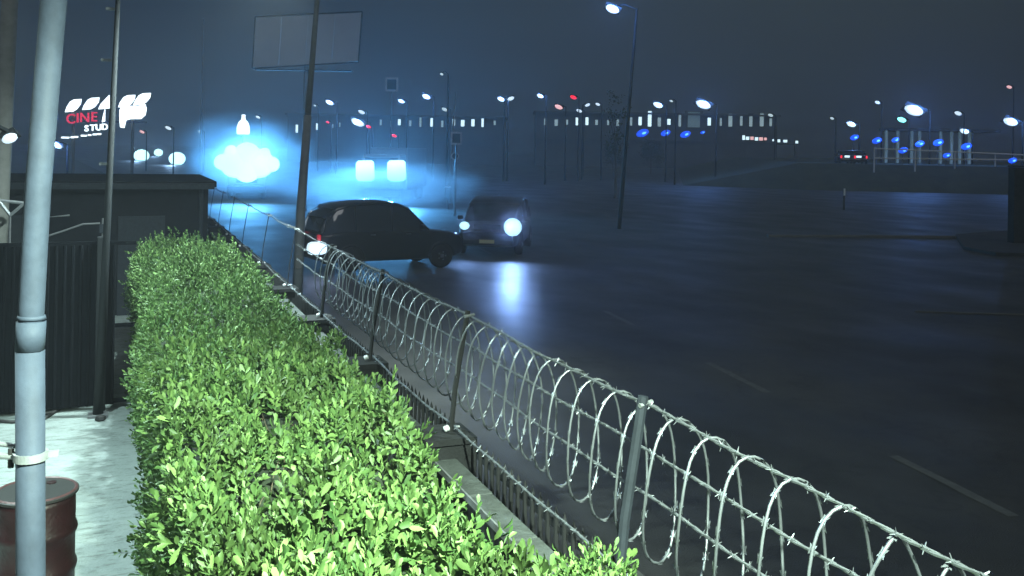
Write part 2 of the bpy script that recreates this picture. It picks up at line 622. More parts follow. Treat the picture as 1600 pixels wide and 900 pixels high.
# posts that carry the wires, one on each pillar
for i, y in enumerate(PY):
    po = thing('wire_post', '%s grey wire post counted from the camera with white insulator knob on pillar' % ordinal(i), 'post', (2.26, y, 1.5), 0, 'wire posts on the wall pillars')
    s = MB()
    s.tube([(0, 0, -0.02), (0.03, 0, 0.32), (0.12, 0, 0.90)], 0.027 if i == 0 else (0.020 if i < 4 else 0.007), 8)
    s.build('upright', 'post_grey' if i == 0 else 'pillar_paint', po)
    s = MB()
    s.tube([(0.09, -0.02, 0.86), (0.17, 0.0, 0.87)], 0.012, 6)
    s.tube([(0.02, 0, 0.05), (0.07, -0.0, 0.05)], 0.010, 6)
    s.build('wire_hook', 'galvanised', po)
    s = MB()
    s.lathe([(0.012, -0.03), (0.030, -0.025), (0.034, -0.006), (0.022, 0.0), (0.034, 0.008), (0.030, 0.026), (0.012, 0.034)], 14)
    k = s.build('insulator', 'porcelain', po, smooth=True)
    k.location = (-0.045, -0.045, 0.058)
    k.rotation_euler = (0, math.radians(70), 0)
    k.scale = (.7, .7, .7)


# barbed strands
def strand(x, z, y0, y1, label, seg=0.02, tr=0.0058):
    t = thing('barbed_wire', label, 'barbed wire', (x, y0, z), 0, 'barbed wire strands along the wall')
    n = int((y1 - y0) / 0.05)
    w = MB()
    ph = random.uniform(0, 6)
    pts = []
    for i in range(n + 1):
        y_ = i * (y1 - y0) / n
        sag = -0.018 * abs(math.sin(PI * (y_ + y0 - 4.1) / 2.55))
        pts.append(Vector((0.006 * math.sin(y_ * 1.7 + ph), y_, sag + 0.004 * math.sin(y_ * 6 + ph))))
    w.tube([p + Vector((0.0035 * math.cos(k * 1.6), 0, 0.0035 * math.sin(k * 1.6))) for k, p in enumerate(pts)], tr, 5)
    w.tube([p - Vector((0.0035 * math.cos(k * 1.6), 0, 0.0035 * math.sin(k * 1.6))) for k, p in enumerate(pts)], tr, 5)
    w.build('twisted_wire', 'razor_steel', t)
    b = MB()
    y_ = 0.03
    while y_ < (y1 - y0):
        p = pts[min(n, int(y_ / (y1 - y0) * n))]
        c = Vector((p.x, y_, p.z))
        for k in range(2):
            a_ = random.uniform(0, PI)
            d = Vector((math.cos(a_), random.uniform(-.5, .5), math.sin(a_))).normalized() * random.uniform(0.020, 0.030)
            b.tube([c - d, c, c + d], [0.0012, 0.0035, 0.0012], 4, cap=False)
        b.tube([c - Vector((0, .010, 0)), c + Vector((0, .010, 0))], 0.0085, 5)
        y_ += 0.115 + random.uniform(-.012, .012)
    o = b.build('barb', 'razor_steel', t)
    o['kind'] = 'stuff'
    return t


strand(2.40, 2.36, 1.4, 27.8, 'topmost barbed wire strand running along the top of the coil')
strand(2.43, 2.126, 1.4, 14.4, 'upper middle barbed wire strand passing through the razor coil')
strand(2.43, 1.903, 1.4, 14.4, 'lower middle barbed wire strand passing through the razor coil')
strand(2.285, 1.56, 1.4, 28.6, 'lowest barbed wire strand tied to the white insulators')

# razor coil
coil = thing('razor_wire_coil', 'silver coil of razor wire loops stretched along the wall top', 'razor wire', (2.42, 0.9, 1.985))
cw = MB()
pts = []
yv, ang = 0.0, 0.0
R0 = 0.352
loopy = [random.uniform(-1, 1) for _ in range(80)]
N = 30
while yv < 11.3:
    li = ang / (2 * PI)
    i0 = int(li)
    f = li - i0
    wob = loopy[i0 % 80] * (1 - f) + loopy[(i0 + 1) % 80] * f
    rr = R0 * (1 + 0.035 * wob)
    # the loops lean back and forth a little
    lean = 0.05 * math.cos(ang) * (1 + 0.6 * wob)
    pts.append(Vector((rr * (0.42 + 0.10 * wob) * math.cos(ang), yv + lean + 0.015 * math.sin(3 * ang + wob * 3), rr * math.sin(ang) + 0.008 * wob)))
    ang += 2 * PI / N
    yv += (0.255 + 0.04 * wob) / N
rad = [0.0068] * len(pts)
cw.tube(pts, rad, 5)
cw.build('wire', 'razor_steel', coil, smooth=True)
cb = MB()
for i in range(2, len(pts) - 2, 2):
    p = pts[i]
    t_ = (pts[i + 1] - pts[i - 1]).normalized()
    rdir = Vector((p.x, 0, p.z)).normalized()
    s_ = t_.cross(rdir).normalized()
    for sg in (-1, 1):
        e = p + s_ * sg * 0.004
        cb.add([e - t_ * 0.013, e + t_ * 0.013, e + t_ * 0.020 + s_ * sg * 0.014, e + rdir * 0.003 + s_ * sg * 0.008, e - t_ * 0.020 + s_ * sg * 0.014],
               [(0, 1, 2, 3), (0, 3, 4), (1, 0, 3), (2, 1, 3)])
o = cb.build('razor_blade', 'razor_steel', coil)
o['kind'] = 'stuff'


# ------------------------------------------------------------------ hedge
def leaves_mesh(name, base, dirs, length, m, wfac=0.42, fold=0.25):
    """one small folded obovate leaf at each base point, pointing along dirs"""
    n = len(base)
    d = dirs / np.linalg.norm(dirs, axis=1, keepdims=True)
    rnd = RNG.normal(size=(n, 3))
    s = np.cross(d, rnd)
    s /= np.linalg.norm(s, axis=1, keepdims=True) + 1e-9
    u = np.cross(s, d)
    L = length[:, None]
    W = L * wfac * 0.5
    curl = RNG.uniform(-0.15, 0.25, (n, 1))
    v = np.empty((n, 7, 3))
    v[:, 0] = base
    v[:, 1] = base + d * L * 0.45 + s * W * 0.85 + u * W * fold
    v[:, 2] = base + d * L * 0.80 + s * W * 0.85 + u * (W * fold - L * curl * 0.3)
    v[:, 3] = base + d * L * 1.00 - u * L * curl
    v[:, 4] = base + d * L * 0.80 - s * W * 0.85 + u * (W * fold - L * curl * 0.3)
    v[:, 5] = base + d * L * 0.45 - s * W * 0.85 + u * W * fold
    v[:, 6] = base + d * L * 0.60 - u * L * curl * 0.25
    idx = np.array([[0, 1, 6], [1, 2, 6], [2, 3, 6], [3, 4, 6], [4, 5, 6], [5, 0, 6]])
    faces = (idx[None] + (np.arange(n) * 7)[:, None, None]).reshape(-1, 3)
    me = bpy.data.meshes.new(name)
    nv, nf = n * 7, len(faces)
    me.vertices.add(nv)
    me.vertices.foreach_set('co', v.reshape(-1))
    me.loops.add(nf * 3)
    me.loops.foreach_set('vertex_index', faces.reshape(-1).astype(np.int32))
    me.polygons.add(nf)
    me.polygons.foreach_set('loop_start', np.arange(0, nf * 3, 3, dtype=np.int32))
    me.materials.append(MATS[m])
    me.update(calc_edges=True)
    return me


def sprigs(base, normal, size, nleaf, spread=0.9, stem=0.09):
    """clusters of leaves round short stems; returns leaf bases, directions, lengths"""
    n = len(base)
    B, D, Ls = [], [], []
    ax = normal + RNG.normal(scale=0.35, size=(n, 3))
    ax[:, 2] += 0.35
    ax /= np.linalg.norm(ax, axis=1, keepdims=True)
    t1 = np.cross(ax, np.array([0.3, 0.9, 0.2]))
    t1 /= np.linalg.norm(t1, axis=1, keepdims=True)
    t2 = np.cross(ax, t1)
    sc = RNG.uniform(0.7, 1.3, n) * size
    for k in range(nleaf):
        f = k / (nleaf - 1)
        a = k * 2.4 + RNG.uniform(0, 0.8, n)
        out = t1 * np.cos(a)[:, None] + t2 * np.sin(a)[:, None]
        B.append(base + ax * ((f - 0.35) * stem * sc / size)[:, None])
        D.append(ax * (0.35 + 0.9 * f) + out * spread * (1.15 - 0.75 * f) + RNG.normal(scale=0.12, size=(n, 3)))
        Ls.append(sc * RNG.uniform(0.75, 1.1, n) * (1.0 - 0.25 * f))
    return np.concatenate(B), np.concatenate(D), np.concatenate(Ls)


def bump_fn(x, y):
    return (0.06 * np.sin(y * 1.9 + 1.3 * np.sin(x * 2.2)) * np.sin(x * 2.7 + 0.8 * y) + 0.045 * np.sin(x * 5.1 + 0.7 * np.sin(y * 1.3)) * np.sin(y * 2.9 + 1.1) + 0.035 * np.sin(x * 9.3 + y * 4.1)
            + 0.03 * np.sin(y * 7.7 - x * 6.0) + 0.03 * np.sin(y * 0.9 + 2))


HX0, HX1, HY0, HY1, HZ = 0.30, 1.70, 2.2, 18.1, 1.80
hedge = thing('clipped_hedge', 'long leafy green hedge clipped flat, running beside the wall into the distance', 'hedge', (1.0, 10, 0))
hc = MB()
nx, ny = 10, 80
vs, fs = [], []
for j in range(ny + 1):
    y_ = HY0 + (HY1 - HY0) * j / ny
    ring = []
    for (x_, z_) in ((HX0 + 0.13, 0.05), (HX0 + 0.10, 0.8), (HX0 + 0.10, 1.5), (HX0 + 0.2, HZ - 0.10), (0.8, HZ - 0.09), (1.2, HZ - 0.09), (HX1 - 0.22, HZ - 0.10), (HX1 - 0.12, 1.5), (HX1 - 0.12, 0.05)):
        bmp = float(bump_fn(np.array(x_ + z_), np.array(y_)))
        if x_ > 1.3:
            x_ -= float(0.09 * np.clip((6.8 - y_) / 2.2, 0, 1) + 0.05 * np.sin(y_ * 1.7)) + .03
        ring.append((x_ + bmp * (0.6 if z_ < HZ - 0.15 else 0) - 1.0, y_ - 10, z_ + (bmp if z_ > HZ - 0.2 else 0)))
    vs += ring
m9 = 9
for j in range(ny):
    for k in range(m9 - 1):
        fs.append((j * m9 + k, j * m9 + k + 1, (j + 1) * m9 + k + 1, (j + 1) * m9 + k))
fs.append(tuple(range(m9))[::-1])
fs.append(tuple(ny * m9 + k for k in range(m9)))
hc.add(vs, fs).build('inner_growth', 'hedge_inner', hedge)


def near_cut(y_):
    return 0.09 * np.clip((6.8 - y_) / 2.2, 0, 1) + 0.05 * np.sin(y_ * 1.7)


def hedge_points(n, face):
    y_ = RNG.uniform(HY0, HY1, n)
    if face == 'top':
        # more sprigs near the camera, where they show
        y_ = HY0 + (HY1 - HY0) * RNG.uniform(0, 1, n) ** 1.25
        x_ = HX0 - 0.03 + RNG.uniform(0, 1, n) * (HX1 + 0.06 - HX0 - near_cut(y_))
        z_ = HZ - 0.03 + 1.35 * bump_fn(x_ + HZ, y_) + RNG.normal(scale=0.06, size=n) - 0.07 * np.abs((x_ - 1.0) / 0.72) ** 6
        nn = np.stack([0.25 * (x_ - 1.0), np.zeros(n), np.ones(n)], 1)
    elif face == 'left':
        z_ = RNG.uniform(0.05, HZ, n)
        x_ = HX0 + RNG.normal(scale=0.045, size=n) + 0.6 * bump_fn(z_, y_) - 0.04 * np.sin(z_ * 3 + y_)
        nn = np.stack([-np.ones(n), np.zeros(n), np.full(n, 0.35)], 1)
    elif face == 'right':
        z_ = RNG.uniform(0.9, HZ, n)
        x_ = HX1 - near_cut(y_) + RNG.normal(scale=0.045, size=n) + 0.6 * bump_fn(z_, y_)
        nn = np.stack([np.ones(n), np.zeros(n), np.full(n, 0.35)], 1)
    else:
        z_ = RNG.uniform(0.1, HZ, n)
        x_ = RNG.uniform(HX0, HX1, n)
        y_ = HY1 + RNG.normal(scale=0.05, size=n)
        nn = np.stack([np.zeros(n), np.ones(n), np.full(n, 0.3)], 1)
    return np.stack([x_, y_, z_], 1), nn


parts = []
for face, n, nl in (('top', 8600, 9), ('left', 5200, 7), ('right', 1500, 7), ('end', 500, 6)):
    p, nn = hedge_points(n, face)
    # thin places where the dark inside shows
    thin = np.sin(p[:, 1] * 4.3 + 2 * np.sin(p[:, 0] * 3.1)) * np.sin(p[:, 0] * 6.1 + p[:, 2] * 4 + 1.7 * np.sin(p[:, 1] * 2.2))
    keep = RNG.uniform(-0.25, 1, n) > thin * 1.05
    p, nn = p[keep], nn[keep]
    parts.append(sprigs(p, nn, (0.074 - 0.018 * np.clip((p[:, 1] - 4) / 6, 0, 1)), nl))
# tall shoots of new growth that stand out of the top
p, nn = hedge_points(560, 'top')
p[:, 2] += RNG.uniform(0.03, 0.13, 560)
parts.append(sprigs(p, nn, 0.066, 11, spread=0.7, stem=0.16))
org = np.array([1.0, 10.0, 0.0])
hm = leaves_mesh('leaves', np.concatenate([q[0] for q in parts]) - org, np.concatenate([q[1] for q in parts]), np.concatenate([q[2] for q in parts]), 'hedge_leaf')
o = bpy.data.objects.new('leaves', hm)
COL.objects.link(o)
o.parent = hedge
o['kind'] = 'stuff'


tw = MB()
for k in range(240):
    y_ = 2.6 + 11 * random.random() ** 1.5
    x_ = random.uniform(HX0 + .05, HX1 - .05)
    z_ = HZ - .02 + float(bump_fn(np.array(x_ + HZ), np.array(y_)))
    e = Vector((random.uniform(-.07, .07), random.uniform(-.07, .07), random.uniform(.04, .13)))
    b_ = Vector((x_ - 1.0, y_ - 10, z_ - .06))
    tw.tube([b_ - e * .6, b_ + e * .4, b_ + e + Vector((random.uniform(-.02, .02), 0, 0))], [.003, .0022, .001], 4, cap=False)
tw_o = tw.build('bare_twigs', 'twig', hedge)
tw_o['kind'] = 'stuff'


def small_shrub(c, rx, ry, rz, n, label, size=0.055):
    t = thing('leafy_shrub', label, 'shrub', (c[0], c[1], 0))
    q = RNG.normal(size=(n, 3))
    q /= np.linalg.norm(q, axis=1, keepdims=True)
    rr = RNG.uniform(0.35, 1.0, (n, 1)) ** 0.6
    p = q * rr * np.array([rx, ry, rz]) + np.array([0, 0, c[2]])
    nn = q.copy()
    nn[:, 2] += 0.5
    B, D, Ls = sprigs(p, nn, size, 9, spread=0.8, stem=0.13)
    me = leaves_mesh('leaves', B, D, Ls, 'hedge_leaf')
    o = bpy.data.objects.new('leaves', me)
    COL.objects.link(o)
    o.parent = t
    o['kind'] = 'stuff'
    s = MB()
    for k in range(7):
        a = k * 0.9
        e = Vector((math.cos(a) * rx * 0.7, math.sin(a) * ry * 0.7, c[2] + rz * 0.4))
        s.tube([(0.02 * math.cos(a), 0.02 * math.sin(a), 0), e * 0.5 + Vector((0, 0, 0.1)), e], [0.012, 0.008, 0.004], 5)
    s.build('stem', 'twig', t)
    return t


small_shrub((1.93, 3.72, 1.62), 0.15, 0.26, 0.20, 150, 'small bright shrub poking up against the wall below the razor coil')

# ------------------------------------------------------------------ near white pole, clamp and drum
pole = thing('white_pipe_pole', 'pale blue-white pipe pole with sleeve joint standing close at left', 'pole', (0, 0, 0))
d0 = 3.95
b0 = P(48, 900, d0)
bx, by = b0.x, b0.y
pole.location = (bx, by, 0.05)
zj = P(46, 520, d0).z - 0.05
top = P(89, -60, d0) - Vector((bx, by, 0.05))
knee = P(47, 540, d0) - Vector((bx, by, 0.05))
foot = P(48, 900, d0) - Vector((bx, by, 0.05))
s = MB()
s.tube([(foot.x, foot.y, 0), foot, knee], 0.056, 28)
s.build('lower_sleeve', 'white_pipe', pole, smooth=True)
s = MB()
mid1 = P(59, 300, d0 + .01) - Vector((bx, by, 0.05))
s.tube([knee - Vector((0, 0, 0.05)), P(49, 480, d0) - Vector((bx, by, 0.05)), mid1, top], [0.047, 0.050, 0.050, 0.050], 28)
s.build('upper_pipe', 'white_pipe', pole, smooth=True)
s = MB()
dk = (Vector((mid1.x, mid1.y, mid1.z)) - knee).normalized()
s.tube([knee - dk * 0.02, knee + dk * 0.10], 0.0568, 28)
s.tube([knee + dk * 0.11, knee + dk * 0.125], [0.0575, 0.052], 28)
s.build('socket_joint', 'white_pipe', pole, smooth=True)
s = MB()
s.lathe([(0.02, 0), (0.12, 0), (0.12, 0.012), (0.02, 0.012)], 20, c=(0, 0, 0.001))
s.build('base_flange', 'galvanised', pole)
cl = thing('pipe_clamp', 'galvanised clamp and short bars fixed round the white pole above the drum', 'clamp', P(48, 712, d0))
s = MB()
s.lathe([(0.0575, -0.016), (0.067, -0.016), (0.067, 0.016), (0.0575, 0.016)], 28)
s.box((0.082, 0.0, 0), (0.045, 0.03, 0.022))
s.build('ring', 'galvanised', cl)
s = MB()
s.tube([(-0.06, 0.02, -0.005), (-0.30, 0.16, 0.0)], 0.013, 10)
s.tube([(-0.06, 0.06, 0.028), (-0.30, 0.20, 0.045)], 0.010, 10)
s.build('side_bar', 'galvanised', cl)
s = MB()
s.tube([(-0.075, 0.03, 0.03), (-0.075, 0.03, -0.05)], 0.012, 8)
s.build('bolt', 'trim_black', cl)

dc = G(56, 764, 0.93)
drum = thing('oil_drum', 'dark red steel drum with rusty brown lid behind the white pole', 'drum', (dc.x, dc.y, 0.05))
prof = [(0.27, 0.0), (0.292, 0.01), (0.292, 0.04), (0.282, 0.06), (0.283, 0.24), (0.296, 0.27), (0.300, 0.29), (0.296, 0.31), (0.283, 0.34),
        (0.282, 0.52), (0.296, 0.55), (0.300, 0.57), (0.296, 0.59), (0.283, 0.62), (0.282, 0.80), (0.275, 0.84)]
MB().lathe(prof, 40).build('drum_body', 'drum_red', drum, smooth=True)
MB().lathe([(0.282, 0.835), (0.295, 0.845), (0.296, 0.872), (0.284, 0.882), (0.274, 0.874), (0.270, 0.862), (0.1, 0.861)], 40).build('lid', 'drum_lid', drum)
s = MB()
s.lathe([(0.035, 0.862), (0.035, 0.878), (0.02, 0.882)], 16, c=(0.10, 0.14, 0))
s.build('bung', 'drum_red', drum)
s = MB()
s.lathe([(0.297, 0.846), (0.304, 0.850), (0.304, 0.866), (0.297, 0.870)], 40)
s.build('locking_ring', 'trim_black', drum)

cable = MB()
cp = [P(0, 655, 13), P(45, 655, 12.7), P(70, 646, 13.1), P(92, 640, 13.3)]
pts = [Vector((G(px, py, 0.05).x, G(px, py, 0.05).y, 0.072)) for px, py in ((-10, 660), (20, 662), (45, 657), (62, 650), (80, 648), (92, 642), (70, 656), (52, 664))]
cable.tube(pts, 0.022, 6)
tag(cable.build('hose', 'cable_black', None, smooth=True), 'short dark hose lying on the concrete at the foot of the gate', 'hose')
rk = MB()
rp = G(157, 657, 0.05)
rk.lathe([(0.05, 0), (0.075, 0.02), (0.06, 0.055), (0.02, 0.07)], 7, c=(rp.x, rp.y, 0.05))
tag(rk.build('stone', 'trim_black'), 'dark fist sized stone lying on concrete by the gate post', 'stone')

# ------------------------------------------------------------------ dark sheet gate across the yard
GY = 13.8
gate = thing('sheet_metal_gate', 'tall black sheet steel gate closing the concrete yard at left', 'gate', (-3.0, GY, 0.05))
pn = MB()
pw = 0.60
prof2 = []
nr = 6
for k in range(nr):
    x0 = k * pw / nr
    prof2 += [(x0, 0), (x0 + 0.055, 0), (x0 + 0.068, -0.02), (x0 + 0.088, -0.02)]
prof2.append((pw, 0))
vs = [(x - pw / 2, y_, 0.06) for x, y_ in prof2] + [(x - pw / 2, y_, 2.18) for x, y_ in prof2] + [(x - pw / 2, y_ + 0.008, 2.18) for x, y_ in prof2]
n = len(prof2)
fs = [(i, i + 1, i + 1 + n, i + n) for i in range(n - 1)] + [(i + n, i + 1 + n, i + 1 + 2 * n, i + 2 * n) for i in range(n - 1)]
pn.add(vs, fs)
gme = pn.mesh('sheet_panel', 'gate_sheet')
x = -5.1
while x < 3.2:
    share('sheet_panel', gme, gate, (x, random.uniform(-.003, .003), 0))
    x += pw - 0.004
for z in (0.10, 1.1, 2.20):
    MB().box((-1.1, 0.03, z), (8.6, 0.045, 0.05)).build('gate_rail', 'gate_sheet', gate)
s = MB()
s.box((2.78, -0.02, 1.12), (0.13, 0.13, 2.34))
s.build('gate_post', 'mast_dark', gate, bevel=0.01)
s = MB()
s.box((1.9, -0.05, 1.05), (0.16, 0.03, 0.05))
s.build('latch', 'galvanised', gate)

# far end of the yard behind hedge: dark building side wall
# yard lamp post by the gate with lit flood at its top
yb = G(153, 650, 0.05)
yl = thing('yard_lamp_post', 'slim grey lamp post with side brackets standing by the black gate', 'lamp post', (yb.x, yb.y, 0.05))
dY = (yb - EYE).dot(Vector((math.sin(YAW), math.cos(YAW), 0)))
tp = P(184, 6, dY) - Vector((yb.x, yb.y, 0.05))
s = MB()
s.tube([(0, 0, 0), tp * 0.42, tp], [0.065, 0.045, 0.03], 12)
s.build('pole_shaft', 'mast_dark', yl, smooth=True)
for (px, py) in ((173, 14), (166, 94), (163, 256)):
    q = P(px, py, dY) - Vector((yb.x, yb.y, 0.05))
    s = MB()
    s.box((q.x, q.y, q.z), (0.12, 0.08, 0.035))
    f = q.z / tp.z
    s.tube([q, tp * f], 0.010, 6)
    s.build('bracket', 'galvanised', yl)
MB().box((0, 0, 0.015), (0.24, 0.24, 0.03)).build('base_plate', 'pole_steel', yl)
s = MB()
s.tube([tp, tp + Vector((.02, 0, 1.2)), tp + Vector((1.2, -.3, 1.35)), tp + Vector((2.1, -.5, 6.32 - .05 - tp.z))], [.03, .03, .025, .02], 8)
s.build('lamp_arm', 'mast_dark', yl)

# flood lights of the building the camera hangs on and of the lamp post (above the frame)
def floodlight(label, loc, aim, energy, angle, color, size=0.12):
    t = thing('floodlight', label, 'floodlight', loc)
    d = (Vector(aim) - Vector(loc)).normalized()
    q = d.to_track_quat('-Z', 'Y').to_matrix().to_4x4()
    s = MB()
    s.box((0, 0, 0.05), (0.34, 0.24, 0.07), M=q)
    s.build('housing', 'trim_black', t, bevel=0.01)
    s = MB()
    s.box((0, 0, 0.012), (0.30, 0.20, 0.008), M=q)
    s.build('lens', 'lens_street', t)
    lamp('flood_beam', 'SPOT', Vector(loc) + d * 0.05, energy, color, size, t, aim, angle, 0.8)
    return t


floodlight('black floodlight on its bracket beside the camera', (1.3, 0.6, 5.7), (0.35, 3.3, 1.9), 11000, 76, (0.80, 1.0, 0.80), 0.10)
floodlight('black floodlight at the top of the yard lamp post', (tp.x + yb.x + 2.1, tp.y + yb.y - 0.5, 6.25), (0.9, 14.2, 1.8), 4800, 120, (0.78, 1.0, 0.97), 0.12)

floodlight('unseen floodlight added above the yard to brighten the concrete', (-2.3, 9.2, 5.4), (-0.6, 8.8, 0.0), 2900, 140, (0.72, 1.0, 0.98), 0.12)  # lamp added out of view to brighten the concrete

# ------------------------------------------------------------------ vehicles
def loft(stations, n_half):
    """stations: list of rings (each a list of (y,z) from centre bottom to centre top on one side)"""
    vs, fs = [], []
    for x, ring in stations:
        full = ring + [(-y_, z_) for y_, z_ in reversed(ring[1:-1])]
        vs += [(x, y_, z_) for y_, z_ in full]
    k = len(stations[0][1]) * 2 - 2
    for i in range(len(stations) - 1):
        for j in range(k):
            fs.append((i * k + j, i * k + (j + 1) % k, (i + 1) * k + (j + 1) % k, (i + 1) * k + j))
    fs.append(tuple(range(k)))
    fs.append(tuple((len(stations) - 1) * k + j for j in range(k))[::-1])
    return vs, fs


def make_car(label, loc, rz, L=4.8, W=1.9, H=1.8, paint='car_black', suv=True, name='parked_car', cat='car', group=None,
             front='lens_headlight', rear='lens_red_dim', plate='plate_yellow', lamp_z=None):
    """x forward; front at +L/2"""
    t = thing(name, label, cat, loc, rz, group)
    hw = W / 2
    belt = H * (0.60 if suv else 0.63)
    hood = H * (0.56 if suv else 0.52)
    gc = 0.24 if suv else 0.16
    xs = [(-L / 2, 0.82, belt * 0.90, gc + .22), (-L / 2 + 0.10, 0.95, belt * 0.97, gc + .06), (-L * 0.36, 1, belt, gc), (-L * 0.15, 1, belt, gc), (L * 0.10, 1, belt * 0.99, gc),
          (L * 0.20, 0.99, hood * 1.04, gc), (L * 0.36, 0.97, hood * 0.98, gc), (L / 2 - 0.16, 0.92, hood * 0.92, gc + .05), (L / 2, 0.80, hood * 0.76, gc + .14)]
    st = []
    for x_, wf, zt, zb in xs:
        w_ = hw * wf
        st.append((x_, [(0, zb), (w_ * .85, zb), (w_ * .97, zb + .10), (w_, zb + (zt - zb) * .45), (w_ * .985, zt - .10), (w_ * .93, zt - .02), (w_ * .6, zt + .01), (0, zt + .03)]))
    vs, fs = loft(st, 8)
    body = MB().add(vs, fs).build('body', paint, t, smooth=True, bevel=0)
    sm = body.modifiers.new('subsurf', 'SUBSURF')
    sm.levels = sm.render_levels = 1
    # cabin glass
    zr = H
    if suv:
        cs = [(-L * 0.485, belt - .04, .60, .0), (-L * 0.445, zr - .30, .78, .0), (-L * 0.38, zr - .12, .80, .0), (-L * 0.27, zr - .03, .82, 0), (-L * .10, zr, .82, 0), (L * .02, zr - .05, .81, 0), (L * 0.10, zr - .16, .80, 0), (L * 0.235, belt - .10, .80, 0)]
    else:
        cs = [(-L * 0.40, belt - .04, .70, 0), (-L * 0.24, zr - .05, .76, 0), (-L * 0.10, zr, .78, 0), (L * 0.02, zr - .01, .78, 0), (L * 0.06, zr - .05, .76, 0), (L * 0.24, belt - .10, .80, 0)]
    st = []
    for x_, zt, wt, _ in cs:
        zt2 = max(zt, belt - .05)
        st.append((x_, [(0, belt - .12), (hw * .93, belt - .12), (hw * .92, belt - .04 if zt2 > belt else zt2 - .01), (hw * (.92 if zt2 <= belt else wt + .02), zt2 - (.10 if zt2 > belt else .005)), (hw * wt * .92, zt2 - .015), (0, zt2 + .01)]))
    vs, fs = loft(st, 6)
    MB().add(vs, fs).build('window_glass', 'car_glass', t, smooth=True)
    rf = MB()
    a_, b_ = (cs[1][0], cs[-2][0])
    rvs, rfs = [], []
    nn = 8
    for i in range(nn + 1):
        u = i / nn
        x_ = a_ - .06 + (b_ - a_ + .10) * u
        zc = np.interp(x_, [c[0] for c in cs], [c[1] for c in cs]) + 0.022
        for yk, dz in ((-0.86, -.07), (-0.74, -.01), (0, .02), (0.74, -.01), (0.86, -.07)):
            rvs.append((x_, hw * yk, zc + dz))
    for i in range(nn):
        for j in range(4):
            rfs.append((i * 5 + j, (i + 1) * 5 + j, (i + 1) * 5 + j + 1, i * 5 + j + 1))
    rf.add(rvs, rfs)
    r_o = rf.build('roof', paint, t, smooth=True)
    so = r_o.modifiers.new('thick', 'SOLIDIFY')
    so.thickness = 0.03
    for sg in (-1, 1):
        for xb, xt in ((cs[-1][0] - .02, cs[-2][0]), (-0.02 * L, -0.02 * L - .02), (-0.26 * L, -0.27 * L), (cs[0][0] + .05, cs[1][0])):
            MB().tube([(xb, sg * hw * .925, belt - .05), (xt, sg * hw * .845, float(np.interp(xt, [c[0] for c in cs], [c[1] for c in cs])) - .09)], 0.03, 6).build('window_pillar', paint, t)
    wr = 0.36 if suv else 0.32
    wheel = MB().lathe([(wr * .62, -.11), (wr * .95, -.11), (wr, -.07), (wr, .07), (wr * .95, .11), (wr * .62, .11)], 24, M=Matrix.Rotation(PI / 2, 4, 'X')).mesh('wheel', 'tyre', True)
    rim = MB()
    rim.lathe([(wr * .64, -.09), (wr * .64, .09)], 20, M=Matrix.Rotation(PI / 2, 4, 'X'))
    for k in range(5):
        q = k * 2 * PI / 5
        rim.box((math.cos(q) * wr * .32, -.10, math.sin(q) * wr * .32), (wr * .12, .03, wr * .12))
    rim.box((0, -.10, 0), (wr * .3, .04, wr * .3))
    rme = rim.mesh('rim', 'rim')
    for x_ in (-L * 0.30, L * 0.32):
        for sg in (-1, 1):
            wh = share('wheel', wheel, t, (x_, sg * (hw - .10), wr), 0 if sg < 0 else PI)
            share('rim', rme, wh)
            ar = MB()
            ar.tube([(x_ + math.cos(q) * (wr + .05), sg * (hw - .02), wr + math.sin(q) * (wr + .05)) for q in np.linspace(0, PI, 10)], 0.03, 6)
            ar.build('wheel_arch', 'trim_black', t)
    lz = lamp_z or hood * 0.80
    for sg in (-1, 1):
        h_ = MB()
        h_.lathe([(.02, -.03), (.115, -.02), (.135, .02), (.10, .055), (.02, .07)], 16, M=Matrix.Translation((L / 2 - .07, sg * hw * .72, lz)) @ Matrix.Rotation(PI / 2, 4, 'Y') @ Matrix.Scale(1.25, 4, (0, 1, 0)))
        h_.build('headlight', front, t, smooth=True)
        r2 = MB()
        r2.box((-L / 2 + .02, sg * hw * .80, belt * .80), (.08, .16, .26))
        r2.build('taillight', rear, t, bevel=.02)
        mr = MB()
        mr.box((L * .17, sg * (hw + .10), belt + .06), (.10, .20, .14))
        mr.build('wing_mirror', paint, t, bevel=.03)
    MB().box((L / 2 - .02, 0, lz - .02), (.06, W * .42, .16)).build('grille', 'trim_black', t, bevel=.01)
    MB().box((L / 2 - .02, 0, gc + .22), (.10, W * .80, .16)).build('front_bumper', 'trim_black', t, bevel=.03)
    MB().box((L / 2 + .035, 0, gc + .26), (.012, .50, .12)).build('number_plate', plate, t)
    MB().box((-L / 2 + .0, 0, gc + .20), (.12, W * .80, .18)).build('rear_bumper', 'trim_black', t, bevel=.03)
    for sg in (-1, 1):
        for x_ in (L * .08, -L * .16):
            MB().box((x_, sg * (hw + .005), belt - .14), (.16, .03, .03)).build('door_handle', 'chrome', t)
    return t


fwd2 = Vector((math.sin(YAW), math.cos(YAW), 0))
lat2 = Vector((math.cos(YAW), -math.sin(YAW), 0))


def heading(lat, dep):
    """rotation about z that points a car's nose that way, in sideways and depth metres"""
    v = lat2 * lat + fwd2 * dep
    return math.atan2(v.y, v.x)


# dark off-roader seen from its rear corner
carA = make_car('large black off-roader swinging across the road, seen from behind its side', C(-3.80, 28.8, 0), heading(3.8, 2.2), 4.6, 1.95, 1.98,
                'car_black', True, 'black_suv', 'car', front='trim_black', rear='lens_red_dim')
hr = MB()
hr.box((-2.38, -0.92, 0.72), (.56, .34, .36))
o = hr.build('reversing_light', 'lens_headlight', carA, bevel=.13)
o['label'] = 'glaring white lit rear lamp'
sp = P(497, 392, 26.0)
lamp('rear_glow', 'POINT', sp, 25, (0.5, 0.6, 1.0), 0.08)
